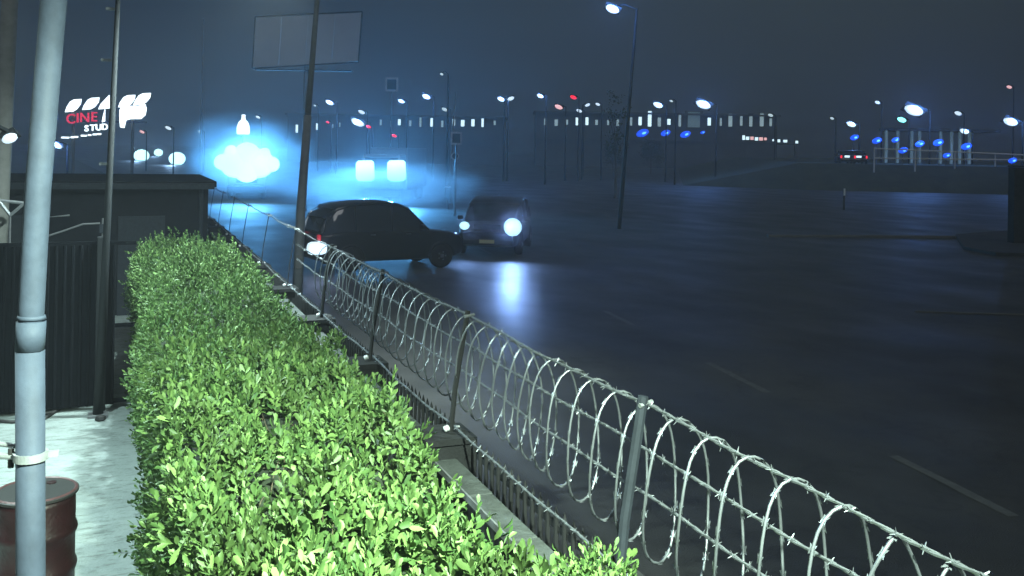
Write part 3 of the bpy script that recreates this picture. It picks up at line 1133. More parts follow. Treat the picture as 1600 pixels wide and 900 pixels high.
# second vehicle, facing the camera with its headlights on
hB = heading(-0.12, -1)
carB = make_car('dark car facing the camera with both headlights glaring behind black off-roader', C(-0.50, 34.2, 0), hB, 4.7, 2.15, 1.85,
                'car_maroon', True, 'oncoming_car', 'car', front='lens_blaze', lamp_z=1.0)
for sgn, px, py, e in ((1, 728, 350, 120), (-1, 808, 341, 420)):
    q = carB.location + Matrix.Rotation(hB, 3, 'Z') @ Vector((2.72, -0.70 * sgn if sgn > 0 else 0.86, 1.0))
    lamp('headlight_beam', 'SPOT', q, e, (0.25, 0.45, 1.0), 0.22, None, q - fwd2 * 10 + lat2 * (-0.2) + Vector((0, 0, -0.35)), 110, 0.9)

# oversize lens added for the glare of car B's brighter far lamp
s = MB()
s.lathe([(.02, -.03), (.25, -.02), (.30, .02), (.20, .06), (.02, .08)], 14, M=Matrix.Translation((4.7 / 2 + .02, 0.86, 1.0)) @ Matrix.Rotation(PI / 2, 4, 'Y'))
s.build('glare_lens', 'lens_blaze', carB, smooth=True)


def lorry(label, loc, rz, lamps, name='lorry', square=False, paint='truck_grey'):
    t = thing(name, label, 'lorry', loc, rz)
    MB().box((0, 0, 2.0), (1.9, 2.4, 2.2)).build('cab', paint, t, bevel=.12)
    MB().box((.97, 0, 2.45), (.03, 2.1, .85)).build('windscreen', 'car_glass', t, bevel=.02)
    MB().box((-4.4, 0, 2.15), (6.6, 2.45, 2.7)).build('cargo_box', paint, t, bevel=.04)
    MB().box((-3.2, 0, .75), (8.2, .9, .25)).build('chassis', 'trim_black', t)
    MB().box((1.0, 0, .65), (.22, 2.4, .42)).build('bumper', 'trim_black', t, bevel=.03)
    MB().box((.98, 0, 1.35), (.05, 1.3, .55)).build('grille', 'trim_black', t)
    wm = MB().lathe([(.3, -.14), (.46, -.14), (.5, -.09), (.5, .09), (.46, .14), (.3, .14)], 20, M=Matrix.Rotation(PI / 2, 4, 'X')).mesh('wheel', 'tyre', True)
    for x_ in (.1, -5.0, -6.2):
        for sg in (-1, 1):
            share('wheel', wm, t, (x_, sg * 1.05, .5))
    for sg in (-1, 1):
        MB().box((.7, sg * 1.42, 2.5), (.12, .2, .5)).build('wing_mirror', 'trim_black', t, bevel=.03)
    for (y_, z_, r_) in lamps:
        s_ = MB()
        s_.lathe([(r_ * .9, 0), (r_, .03), (r_ * .85, .08), (r_ * .2, .12)], 18, M=Matrix.Translation((1.0, y_, z_)) @ Matrix.Rotation(PI / 2, 4, 'Y'))
        if square:
            s_ = MB()
            o8 = [(-1, -.7), (-.7, -1), (.7, -1), (1, -.7), (.9, .8), (.65, 1), (-.75, .95), (-1, .7)]
            s_.prism([(y_ + a_ * r_ * .95, z_ + b_ * r_ * 1.05) for a_, b_ in o8], .12, M=Matrix.Translation((1.05, 0, 0)) @ Matrix.Rotation(PI / 2, 4, 'Z'))
        s_.build('headlight', 'lens_fierce', t, smooth=not square)
    return t


def place_lorry(label, px, py, d, hz, lamps, dirv=(0.0, -1), square=False):
    q = P(px, py, d)
    loc = Vector((q.x, q.y, 0)) + fwd2 * 1.0
    return lorry(label, loc, heading(*dirv), lamps, square=square), q


tC, qC = place_lorry('lorry with two square blazing headlights driving through smoke toward camera', 598, 266, 60, 1.7,
                     [(-1.0, 2.05, .62), (1.0, 2.10, .62)], (-0.10, -1), True)
tD, qD = place_lorry('lorry at the left bend hidden behind oversize lenses shaping one huge headlight blaze', 380, 250, 62, 1.7,
                     [(-.75, 2.35, .95), (.75, 2.35, .95), (0, 2.85, .85), (0, 1.95, .85), (-1.55, 2.4, .5), (1.55, 2.3, .5), (-1.0, 3.1, .4), (1.1, 3.0, .36)], (0.25, -1))  # clustered oversize lenses put the headlight glare into shape
for (px, py, d, e, dn) in ((573, 266, 58.3, 9500, -1.2), (623, 263, 58.3, 8500, -1.2), (366, 247, 60, 3800, 1.6), (398, 247, 60, 3800, 1.6)):
    q = P(px, py, d)
    lamp('headlight_beam', 'SPOT', q, e, (0.10, 0.45, 1.0), 0.3, None, q - fwd2 * 10 + lat2 * (-0.6 if px > 400 else 1.6) + Vector((0, 0, dn)), 150, 1.0)

# cars further back at left, headlights only visible
far_cars = [(222, 227, 190, 24, 'distant car with glaring headlights, leftmost of the oncoming row'),
            (248, 224, 250, 14, 'distant car with small headlights between two brighter oncoming cars'),
            (277, 234, 160, 26, 'distant car with glaring headlights nearest the huge blaze')]
for px, py, d, wpx, lab in far_cars:
    q = P(px, py, d)
    c = make_car(lab, (q.x, q.y, 0), heading(0.35, -1), 4.4, 1.8, 1.5, 'car_dark', False, 'distant_car', 'car', 'oncoming cars at the left bend', front='lens_blaze', plate='plate_white')
    s = MB()
    rr = wpx / 1500 * d / 2
    s.lathe([(rr * .7, 0), (rr * .8, .05), (rr * .5, .12)], 14, M=Matrix.Translation((2.25, 0, .95)) @ Matrix.Rotation(PI / 2, 4, 'Y') @ Matrix.Scale(1.2, 4, (0, 1, 0)))
    s.build('glare_lens', 'lens_fierce', c, smooth=True)  # oversize glowing disc stands for the headlight glare
    lamp('headlight_beam', 'SPOT', q - fwd2 * 3, 2600, (0.35, 0.62, 1.0), 0.2, None, q - fwd2 * 13 + Vector((0, 0, -0.8)), 120, 1.0)

# van and clutter beyond the gate at left
van = make_car('dark grey van parked beyond the black gate', C(-11.2, 19.5, 0), heading(-0.9, -0.55), 4.9, 1.9, 2.15, 'van_grey', True, 'parked_van', 'van', front='chrome', rear='lens_red_dim', plate='plate_white')
q = P(18, 322, 16.5)
tri = thing('warning_triangle', 'pale triangular frame leaning above the gate behind the white pole', 'triangle', (q.x, q.y, q.z))
s = MB()
for a_, b_ in (((-.20, .10), (.20, .05)), ((.20, .05), (-.02, -.16)), ((-.02, -.16), (-.20, .10))):
    s.tube([(a_[0], 0, a_[1]), (b_[0], 0, b_[1])], 0.03, 6)
s.build('frame', 'galvanised', tri)
s = MB()
s.tube([(-.02, 0, -.16), (-.02, 0.05, -q.z)], 0.02, 6)
s.build('stake', 'pole_steel', tri)
rack = thing('pipe_rack', 'grey rack of bent pipes showing above the black gate', 'rack', (G(118, 420, 0).x, G(118, 420, 0).y, 0))
rq = P(118, 352, 17.2)
rack.location = (rq.x, rq.y, 0)
s = MB()
s.tube([(-.55, 0, rq.z - .22), (-.2, 0, rq.z - .10), (.12, 0, rq.z + .02), (.40, 0, rq.z + .03)], .018, 6)
s.tube([(-.45, 0, 0), (-.45, 0, rq.z + .15), (-.1, 0, rq.z + .18)], .018, 6)
s.tube([(.45, 0, 0), (.45, 0, rq.z + .12)], .02, 6)
s.build('pipe', 'pole_steel', rack)
MB().box((.44, -.04, rq.z - .06), (.09, .03, .16)).build('tag_plate', 'post_grey', rack)
shed = thing('dark_mass_shed', 'dark flat roofed shed added for an unclear dark mass beyond the gate', 'shed', (-5.9, 21.2, 0.0))  # building added to stand in for an unclear dark mass
MB().box((0, 2.2, 1.34), (15.2, 4.4, 2.68)).build('walls', 'shed_dark', shed)
MB().box((0, 2.2, 2.74), (15.5, 4.8, .12)).build('roof', 'shed_dark', shed)
wf_ = MB().box((3.9, -.03, 1.75), (1.0, .06, .75)).build('window', 'post_grey', shed)
MB().box((3.9, -.07, 1.75), (.88, .02, .63)).build('pane', 'car_glass', wf_)
MB().box((6.3, -.03, 1.05), (.9, .06, 2.05)).build('door', 'post_grey', shed)
MB().tube([(7.45, -.08, 0), (7.45, -.08, 2.66)], .045, 8).build('downpipe', 'post_grey', shed)
MB().box((0, -.24, 2.70), (15.4, .12, .12)).build('gutter', 'post_grey', shed)
ct = thing('concrete_mast', 'pale concrete mast rising at the left edge beyond the gate', 'mast', (P(-6, 300, 17).x, P(-6, 300, 17).y, 0))
tpv = P(18, -40, 17) - ct.location
s = MB()
s.tube([(-0.05, 0, 0), tpv], [.20, .13], 12)
s.build('shaft', 'pole_pale', ct, smooth=True)
MB().box((-0.05, 0, .06), (.6, .6, .12)).build('footing', 'coping_concrete', ct)


# ------------------------------------------------------------------ street pole and billboard
bq = G(464, 478, 0)
dS = (bq - EYE).dot(fwd2)
sp_ = thing('street_light_mast', 'tall grey tapered street mast just over the razor wire, before the billboard', 'street light', (bq.x, bq.y, 0))
s = MB()
k1 = P(470, 330, dS) - sp_.location
k2 = P(481, 180, dS) - sp_.location
k3 = P(498, -30, dS) - sp_.location
s.tube([(0, 0, 0), k1, k2], [.115, .105, .085], 16)
s.build('lower_shaft', 'mast_grey', sp_, smooth=True)
s = MB()
s.tube([k2 - Vector((0, 0, .02)), k3, k3 + Vector((0.15, 0, 1.6))], [.070, .055, .045], 16)
s.build('upper_shaft', 'mast_grey', sp_, smooth=True)
MB().box((0, 0, .02), (.4, .4, .04)).build('base_plate', 'pole_steel', sp_)
MB().box((k1.x * .3 - .02, k1.y * .3 - .12, 1.0), (.12, .03, .3)).build('service_hatch', 'pole_steel', sp_)

dB = 52.0
bl = [P(394, 107, dB), P(560, 97, dB - 0.6), P(566, 18, dB - 0.6), P(399, 26, dB)]
ctr = sum(bl, Vector()) / 4
bb = thing('billboard', 'large blank grey billboard panel standing high behind the tall mast', 'billboard', (ctr.x, ctr.y, 0))
nrm = (bl[1] - bl[0]).cross(bl[3] - bl[0]).normalized()
for u in range(4):
    s = MB()
    def lerp2(a_, b_):
        lo = bl[0].lerp(bl[1], a_)
        hi = bl[3].lerp(bl[2], a_)
        return lo.lerp(hi, b_) - bb.location
    e = 0.0015
    c4 = [lerp2(u / 4 + e, 0.02), lerp2((u + 1) / 4 - e, 0.02), lerp2((u + 1) / 4 - e, 0.98), lerp2(u / 4 + e, 0.98)]
    s.add([p for p in c4] + [p - nrm * .06 for p in c4], [(0, 1, 2, 3), (7, 6, 5, 4), (0, 4, 5, 1), (1, 5, 6, 2), (2, 6, 7, 3), (3, 7, 4, 0)])
    s.build('panel', 'billboard_sheet', bb)
s = MB()
pc = [p - bb.location for p in bl]
for a_, b_ in zip(pc, pc[1:] + pc[:1]):
    s.tube([a_, b_], .04, 6)
s.build('frame', 'mast_dark', bb)
s = MB()
pb = (bl[0] + bl[1]) / 2 - bb.location
s.tube([(pb.x + .15, pb.y + .3, 0), (pb.x + .15, pb.y + .3, pc[2].z - .3)], .16, 12)
s.build('support_column', 'pole_steel', bb, smooth=True)
s = MB()
s.box((pb.x, pb.y + .3, pb.z - .25), (5.2, .5, .06), rz=-YAW)
s.build('catwalk', 'mast_dark', bb)


# ------------------------------------------------------------------ street lamps
def horizon(px):
    return HOR + (px - 800) * math.tan(ROLL)


def street_lamp(px, py, wpx, label, d=None, lens='lens_street', base=0.0, energy=0.0, side=1, group='far street lamps', pole_vis=True, color=(0.12, 0.32, 1.0), name='street_lamp', lean=0.0):
    hy = horizon(px)
    if d is None:
        d = min(170, max(55, (9.0 - 3.6) * 1500 / max(10, hy - py)))
    q = P(px, py, d)
    size = wpx / 1500 * d
    off = side * max(0.5, size * (1.6 if lean else 0.8))
    basep = Vector((q.x, q.y, base)) + lat2 * off - lat2 * lean
    t = thing(name, label, 'street lamp', basep, -YAW, group)
    hz = q.z - base
    s = MB()
    s.tube([(0, 0, 0), (lean * .5, 0, hz * .5), (lean, 0, hz + .05)], [.10, .08, .055], 8)
    s.build('pole', 'mast_dark', t, smooth=True)
    s = MB()
    s.tube([(lean, 0, hz), (lean - off * .5, 0, hz + .22), (lean - off, 0, hz + .10)], .04, 6)
    s.build('arm', 'mast_dark', t)
    Rm = Matrix.Translation((lean - off, 0, hz)) @ Matrix.Rotation(math.radians(22) * (1 if side > 0 else -1), 4, 'Y') @ Matrix.Rotation(math.radians(-38), 4, 'X')
    s = MB()
    s.box((0, 0, .10), (size * 1.06, size * .72, .10), M=Rm, taper=.7)
    s.build('lamp_head', 'mast_dark', t)
    s = MB()
    s.lathe([(size * .42, .045), (size * .47, 0), (size * .40, -size * .10), (size * .12, -size * .17)], 12, M=Rm @ Matrix.Scale(.66, 4, (0, 1, 0)))
    s.build('lamp_lens', lens, t, smooth=True)
    if energy:
        lamp('lamp_beam', 'POINT', q - fwd2 * (size * .5 + .15) - Vector((0, 0, .1)), energy * 0.8, color, .15)
    return t


L1 = [
    (957, 14, 24, 'tall street lamp with glaring head at the top centre of the view', dict(d=44, energy=500, side=1, lean=0.65, base=0.0)),
    (515, 160, 15, 'street lamp just right of the tall mast, high and bright', dict(energy=500)),
    (492, 165, 5, 'faint small street lamp beside the tall mast', dict(lens='lens_dim')),
    (559, 191, 24, 'bright low street lamp with a second small lamp just above it', dict(d=120, energy=1100)),
    (565, 175, 12, 'small street lamp directly above the bright low one', dict(d=140)),
    (627, 158, 12, 'lone street lamp left of the double pair, above the lit colonnade', dict(energy=300)),
    (666, 151, 15, 'street lamp highest above the left part of the lit colonnade', dict(energy=500)),
    (690, 116, 6, 'tiny high lamp alone in the dark sky', dict(d=70, lens='lens_dim')),
    (695, 171, 11, 'greenish white lamp left of the thin grey pole', dict(lens='lens_dim')),
    (783, 155, 14, 'left lamp of the close pair near the middle', dict(energy=400)),
    (798, 154, 12, 'right lamp of the close pair near the middle', dict(side=-1)),
    (844, 150, 12, 'street lamp alone right of the close pair', dict(energy=300)),
    (905, 173, 10, 'left lamp of the blue-white cluster under the red light', dict()),
    (918, 164, 9, 'middle lamp of the blue-white cluster under the red light', dict(side=-1)),
    (934, 163, 8, 'right lamp of the blue-white cluster under the red light', dict()),
    (1028, 164, 17, 'street lamp right of the tall central lamp pole, over blue lights', dict(energy=500)),
    (1049, 158, 6, 'faint lamp between two brighter lamps over the blue lights', dict(lens='lens_dim')),
    (1099, 163, 26, 'large glaring street lamp over the pale lit panel', dict(energy=1400)),
    (1204, 180, 9, 'small lamp at the right end of the long lit colonnade', dict(lens='lens_dim')),
    (1330, 194, 16, 'white lamp over the cars with red tail lights', dict(d=112, base=TZ, energy=400)),
    (1300, 185, 7, 'faint grey lamp left of the car park', dict(d=120, base=TZ, lens='lens_dim')),
    (1371, 160, 9, 'small lamp high over the left end of the white railing', dict(d=110, base=TZ)),
    (1428, 172, 32, 'largest glaring car park lamp above the white railing', dict(d=108, base=TZ, energy=2600)),
    (1409, 187, 15, 'cyan tinted lamp tucked under the largest car park lamp', dict(d=112, base=TZ, lens='lens_cyan')),
    (1497, 177, 12, 'white lamp above the lit shelter in the car park', dict(d=115, base=TZ)),
    (1507, 205, 16, 'broad white lamp low inside the lit shelter in the car park', dict(d=118, base=TZ, energy=300)),
    (1579, 190, 24, 'glaring lamp at the right edge of the car park', dict(d=104, base=TZ, energy=1200)),
    (1577, 136, 9, 'pinkish warning lamp high at the right edge', dict(d=120, base=TZ, lens='lens_pink')),
    (15, 217, 26, 'glaring lamp at the far left edge', dict(d=14.5, side=-1)),
    (88, 226, 22, 'glaring lamp just right of the white pipe pole', dict(d=80, energy=1400)),
    (263, 200, 11, 'bluish lamp slanting above the oncoming cars', dict(d=110, lens='lens_street')),
    (313, 206, 8, 'small bluish lamp left of the huge blaze', dict(d=120)),
    (403, 183, 8, 'small bluish lamp right of the bottle shaped sign', dict(d=120)),
    (222, 206, 9, 'small pink lamp above the leftmost oncoming car', dict(d=120, lens='lens_pink')),
    (616, 212, 9, 'red lamp above the lorry with square headlights', dict(d=110, lens='lens_red', name='red_lamp')),
    (576, 198, 9, 'red lamp right of the bright low street lamp', dict(d=120, lens='lens_red', name='red_lamp')),
    (512, 191, 6, 'red lamp close under the lamp beside the tall mast', dict(d=120, lens='lens_red', name='red_lamp')),
    (896, 152, 11, 'red lamp highest above the blue-white cluster', dict(d=110, lens='lens_red', name='red_lamp')),
    (873, 167, 14, 'round pinkish lamp left of the blue-white cluster', dict(d=110, lens='lens_pink')),
]
for px, py, wpx, lab, kw in L1:
    street_lamp(px, py, wpx, lab, **kw)

# thin poles without visible lamps
for (x0, y0, x1, y1, d, lab) in ((712, 145, 704, 262, 62, 'thin grey pole right of the lamps over the colonnade'), (317, 30, 314, 250, 62, 'very faint thin pole between sign and billboard')):
    tpp = P(x0, y0, d)
    bt = P(x1, y1, d)
    t = thing('thin_pole', lab, 'pole', (bt.x, bt.y, 0), 0, 'thin street poles')
    s = MB()
    s.tube([(0, 0, 0), Vector((bt.x, bt.y, bt.z)) - t.location, tpp - t.location], [.10, .09, .05], 8)
    s.build('shaft', 'pole_steel', t, smooth=True)
    MB().box((0, 0, .02), (.35, .35, .04)).build('base_plate', 'pole_steel', t)
    MB().lathe([(.06, 0), (.07, .03), (.02, .07)], 8, c=tuple(tpp - t.location)).build('cap', 'galvanised', t)


# ------------------------------------------------------------------ illuminated cinema sign
def text_mesh(body, size, ext, m, name, bold=0.0):
    cu = bpy.data.curves.new(name, 'FONT')
    cu.body = body
    cu.size = size
    cu.extrude = ext
    cu.offset = bold
    tmp = bpy.data.objects.new(name, cu)
    COL.objects.link(tmp)
    bpy.context.view_layer.update()
    me = bpy.data.meshes.new_from_object(tmp.evaluated_get(bpy.context.evaluated_depsgraph_get()))
    bpy.data.objects.remove(tmp)
    me.materials.clear()
    me.materials.append(MATS[m])
    return me


dN = 70.0
s0 = P(104, 220, dN)
sg = thing('cinema_sign', 'illuminated sign with white clapper stripes, red CINE letters and white STUD', 'sign', (s0.x, s0.y, 0), -YAW)
PXM = dN / 1500.0


def SL(px, py):
    """sign plane coordinates: x along, z up"""
    q = P(px, py, dN) - Vector((s0.x, s0.y, 0))
    return (q.dot(lat2), q.z)


def petal(p, w, h, cut):
    o = [(-.5, -.5), (-.40, -.12), (-.18, .30), (.05, .46), (.5, .5), (.45, .12), (.22, -.26), (-.02, -.44)]
    if cut:
        o = [(-.5, -.5), (-.36, -.12), (-.10, .22), (.14, .52), (.16, -.42)]
    return [(p[0] + x_ * w, p[1] + z_ * h) for x_, z_ in o]


for (px, py, wp, hp, skw) in ((114.5, 165, 25, 21, 0), (142, 162, 26, 20, 0), (167, 160, 26, 22, 1), (198, 158, 26, 20, 0), (222, 155, 27, 20, 0)):
    s = MB()
    s.prism(petal(SL(px, py), wp * PXM, hp * PXM, skw)[::-1], .12)
    s.build('stripe', 'sign_white', sg)
for ch, px, py in (('C', 103, 192.5), ('I', 118.5, 191.2), ('N', 124, 190.5), ('E', 141.5, 189.4)):
    o = share('letter', text_mesh(ch, 21 * PXM, .05, 'sign_red', 'letter', .008), sg, (SL(px, py)[0], 0, SL(px, py)[1]))
    o.rotation_euler = (PI / 2, 0, 0)
    o.scale = (1.0, 1, 1)
for ch, px, py in (('S', 132, 205), ('T', 140.5, 204), ('U', 149, 203.4), ('D', 158.5, 202.6)):
    o = share('letter', text_mesh(ch, 13.5 * PXM, .05, 'sign_white', 'letter', .012), sg, (SL(px, py)[0], 0, SL(px, py)[1]))
    o.rotation_euler = (PI / 2, 0, 0)
s = MB()
z0 = SL(163, 181)
s.prism(petal(z0, 6.5 * PXM, 20 * PXM, .08), .12)
s.build('white_bar', 'sign_white', sg)
s = MB()
pts_ = [(187, 172), (190, 167), (200, 165), (215, 166), (227, 163), (229, 170), (227, 180), (220, 186), (205, 186), (197, 188), (194, 200), (188, 199), (187, 188)]
s.prism([SL(*p) for p in pts_][::-1], .12)
s.build('white_panel', 'sign_white', sg)
for (px, py, wp) in ((102, 215, 12), (113, 214.5, 5), (119, 214, 6), (131, 212, 9), (140, 211, 5), (148, 210, 6), (155, 209.5, 6)):
    s = MB()
    x_, z_ = SL(px, py)
    s.box((x_, 0, z_), (wp * PXM, .06, 2.6 * PXM))
    s.build('caption_strip', 'sign_white', sg)
s = MB()
x0_, x1_ = SL(102, 150)[0], SL(232, 150)[0]
s.box(((x0_ + x1_) / 2, .22, (SL(165, 190)[1])), (x1_ - x0_ - .3, .10, .10))
s.box(((x0_ + x1_) / 2, .22, (SL(165, 165)[1])), (x1_ - x0_ - .3, .10, .10))
s.build('carrier_rail', 'sign_case', sg)
for px in (112, 205):
    s = MB()
    x_ = SL(px, 190)[0]
    s.tube([(x_, .30, 0), (x_, .30, SL(px, 158)[1])], .12, 8)
    s.build('leg', 'pole_steel', sg)

# bottle shaped lit sign above the blaze
bs0 = P(380, 210, 75)
bs = thing('bottle_sign', 'white lit bottle shaped sign standing above the huge blaze', 'sign', (bs0.x, bs0.y, 0), -YAW)
k = 75 / 1500
s = MB()
s.lathe([(.42, 0), (.50, .08), (.48, .6), (.36, .95), (.16, 1.15), (.13, 1.45), (.18, 1.5), (.05, 1.55)], 16, c=(0, 0, bs0.z))
s.build('lit_bottle', 'sign_white', bs, smooth=True)
MB().tube([(0, 0, 0), (0, 0, bs0.z)], .1, 8).build('pole', 'pole_steel', bs)


# ------------------------------------------------------------------ far buildings with lit columns and windows
def building(name, label, px0, px1, top_py, d, slots, zc_py, floors=True):
    a_ = P(px0, top_py, d)
    b_ = P(px1, top_py, d)
    base = Vector((a_.x, a_.y, 0))
    t = thing(name, label, 'building', base, -YAW)
    Wd = (b_ - a_).dot(lat2)
    Ht = a_.z
    MB().box((Wd / 2, 6.0, Ht / 2), (Wd, 12, Ht)).build('walls', 'facade', t)
    MB().box((Wd / 2, 5.7, Ht + .2), (Wd + 1, 13, .4)).build('roof', 'facade', t)
    MB().box((Wd / 2, -.25, Ht * .52), (Wd, .5, .18)).build('ledge', 'kerb_stone', t)
    for (px, py, w, h, m) in slots:
        q = P(px, py, d) - base
        x_, z_ = q.dot(lat2), q.z
        ww, hh = w / 1500 * d, h / 1500 * d
        fr = MB().box((x_, -.06, z_), (ww * 1.5, .10, hh * 1.12)).build('window', 'facade', t)
        MB().box((x_, -.13, z_), (ww, .03, hh)).build('pane', m, fr)
    return t


r = random.Random(8)
sl = [(464, 201, 3.5, 12, 'window_bright'), (481, 203, 2, 8, 'window_lit'), (496, 198, 4, 10, 'window_bright'), (520, 197, 2, 6, 'window_lit'), (531, 195, 2, 7, 'window_lit')]
for px, w, h, m in ((595, 3, 9, 0), (611, 2, 9, 0), (624, 4, 9, 1), (641, 3.5, 9, 0), (657, 3, 15, 0), (675, 5, 13, 1), (691, 3.5, 10, 0), (709, 4, 10, 1), (723, 5.5, 10, 1), (739, 5, 11, 1), (754, 3.5, 13, 1), (773, 3, 7, 0)):
    sl.append((px, 192 + r.uniform(-1.5, 1.5), w, h, 'window_bright' if m else 'window_lit'))
building('colonnade_building', 'long dark building with a row of small lit openings, left of centre', 450, 790, 180, 205, sl, 192)
sl = []
for px, w, h, m in ((852, 4, 10, 0), (869, 5, 10, 0), (886, 3, 8, 0), (902, 5, 12, 1), (917, 4.5, 12, 1), (932, 4, 8, 0), (950, 3, 8, 0), (965, 3.5, 10, 0), (986, 3.5, 13, 0), (1000, 5, 13, 1), (1015, 5.5, 24, 1), (1030, 5, 14, 0), (1045, 5, 9, 1), (1062, 4, 20, 0), (1108, 5, 12, 1), (1141, 6, 20, 0), (1158, 4, 15, 0), (1173, 5, 19, 0), (1190, 6, 20, 0), (1126, 3, 12, 0), (1204, 4, 12, 0)):
    sl.append((px, 191 - (h - 10) * .35 + r.uniform(-1, 1), w, h, 'window_bright' if m else 'window_lit'))
mat('pale_glow', (0.3, 0.4, 0.4), 0.3, vary=0.2, emit=(0.18, 0.30, 0.33), es=0.25)
sl.append((1084, 187, 19, 24, 'pale_glow'))
building('arcade_building', 'long dark building with taller lit columns, right of centre', 838, 1215, 176, 205, sl, 192)


# shelter in the car park; its posts glow in place of lamplight
shp = P(1450, 205, 122)
sh = thing('parking_shelter', 'dim shelter with greenish columns made to glow behind the white railing', 'shelter', (shp.x, shp.y, TZ), -YAW)
MB().box((2.0, 1.5, 4.25), (13.5, 5, .35)).build('roof', 'facade', sh)
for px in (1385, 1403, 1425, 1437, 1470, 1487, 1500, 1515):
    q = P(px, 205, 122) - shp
    MB().box((q.dot(lat2), 0, 2.05), (.28, .3, 4.1)).build('column', 'pale_glow', sh)  # emission here imitates lamplight falling on the columns

# glowing blue discs added in place of parked cars shining blue
bluepts = [(1004, 208, 26, 198, 'leftmost blue light under the arcade building', 0), (1040, 208, 20, 198, 'second blue light from left under the arcade building', 0), (1071, 210, 22, 198, 'third blue light from left under the arcade building', 0), (1098, 207, 10, 198, 'smallest blue light at the right under the arcade building', 0),
           (1335, 215, 18, 108, 'blue light above the red tail lights in the car park', 1), (1370, 220, 20, 108, 'blue light at the left end of the white railing', 1), (1399, 219, 16, 108, 'blue light second along behind the white railing', 1), (1411, 235, 20, 99, 'blue light hanging in front of the railing, left bay', 1),
           (1437, 225, 20, 108, 'blue light below the largest car park lamp', 1), (1466, 223, 22, 108, 'blue light left of the lit shelter post', 1), (1510, 229, 22, 106, 'blue light below the broad white shelter lamp', 1), (1479, 243, 16, 98, 'dim blue light in the lower middle of the railing', 1), (1582, 251, 18, 96, 'blue light nearest the right edge past the railing', 1)]
for px, py, wpx, d, lab, onter in bluepts:
    q = P(px, py, d)
    base = TZ if onter and q.z > TZ + .2 else 0.0
    t = thing('blue_spot', lab, 'light', (q.x, q.y, base), -YAW, 'blue lights across the road')
    sz = wpx / 1500 * d * .85
    hz = q.z - base
    tilt = Matrix.Translation((0, 0, hz)) @ Matrix.Rotation(math.radians(-22), 4, 'Y')
    s = MB()
    s.lathe([(sz * .16, -.02), (sz * .42, .0), (sz * .46, .05), (sz * .30, .14), (sz * .05, .18)], 14, M=tilt @ Matrix.Rotation(math.radians(66), 4, 'X') @ Matrix.Scale(.62, 4, (0, 1, 0)))
    s.build('lens', 'blue_glow', t, smooth=True)
    s = MB()
    s.lathe([(sz * .17, .0), (sz * .15, .08), (sz * .05, .10)], 10, M=tilt @ Matrix.Translation((sz * .08, -.16, sz * -.04)) @ Matrix.Rotation(math.radians(66), 4, 'X') @ Matrix.Scale(.55, 4, (0, 1, 0)))
    s.build('bright_core', 'blue_glow_core', t, smooth=True)
    s = MB()
    s.tube([(0, .12, 0), (0, .12, hz)], .05, 6)
    s.box((0, .14, hz), (sz * .5, .12, sz * .22), M=None)
    s.build('bracket', 'pole_steel', t)

# letters too small to read: pale dashes of a lit shop strip
st_ = P(1160, 216, 190)
ls = thing('lit_shop_strip', 'short slanting strip of small pinkish white lights under the arcade end', 'sign', (st_.x, st_.y, 0), -YAW)
for i, (px, py, w, h, m) in enumerate(((1162, 215, 4, 7, 1), (1168, 216, 5, 5, 1), (1175, 216, 5, 5, 0), (1182, 217, 5, 5, 1), (1189, 217, 6, 5, 0), (1196, 217, 4, 4, 0), (1208, 219, 2.5, 3, 1), (1217, 220, 4, 4.5, 1), (1227, 220.5, 6, 4, 1), (1245, 222, 4, 4, 1))):
    q = P(px, py, 190) - Vector((st_.x, st_.y, 0))
    s = MB()
    s.box((q.dot(lat2), 0, q.z), (w / 1500 * 190, .1, h / 1500 * 190))
    s.build('small_light', 'window_bright' if m else 'lens_pink', ls)
x0_ = 0
x1_ = (P(1248, 220, 190) - P(1160, 216, 190)).dot(lat2)
MB().box((x1_ / 2, .2, st_.z - 1.0), (x1_, .2, .25)).build('support_beam', 'facade', ls)
for f in (0.05, .95):
    MB().box((x1_ * f, .3, (st_.z - 1.0) / 2), (.3, .2, st_.z - 1.0)).build('leg', 'facade', ls)

# two parked cars with red tail lights on the terrace
for i, (px, lab) in enumerate(((1321, 'parked car with red tail lights, left of the two by the railing'), (1339, 'parked car with red tail lights, right of the two by the railing'))):
    q = P(px, 229, 103)
    c = make_car(lab, (q.x, q.y, TZ if True else 0), heading(0.2, 1), 4.2, 1.7, 1.42, 'van_grey', False, 'parked_car', 'car', 'cars with red tail lights', front='chrome', rear='lens_red', plate='plate_white')
    s = MB()
    s.box((-2.12, 0.1, .75), (.04, .5, .2))
    s.build('rear_plate_light', 'window_bright', c)

# white railing
rl = thing('white_railing', 'low white two rail railing along the edge of the raised car park', 'railing', (0, 0, 0))
p0, p1 = P(1366, 247, 97), P(1600, 250, 97)
p0u, p1u = P(1366, 232, 97), P(1600, 242, 97)
rl.location = (p0.x, p0.y, TZ)
TZr = Vector((0, 0, 0))
o0 = Vector(rl.location)
ext = 0.35
for a_, b_ in ((p0, p1), (p0u, p1u)):
    s = MB()
    s.tube([a_ - o0, b_ + (b_ - a_) * ext - o0], .075, 6)
    s.build('rail', 'rail_white', rl)
for px in (1366, 1430, 1492, 1555, 1615, 1675):
    f = (px - 1366) / 234
    lo, hi = p0.lerp(p1, f) - o0, p0u.lerp(p1u, f) - o0
    s = MB()
    s.box(((lo.x + hi.x) / 2, (lo.y + hi.y) / 2, (hi.z - 0.8) / 2 + .05), (.10, .10, hi.z + .9))
    s.build('post', 'rail_white', rl)


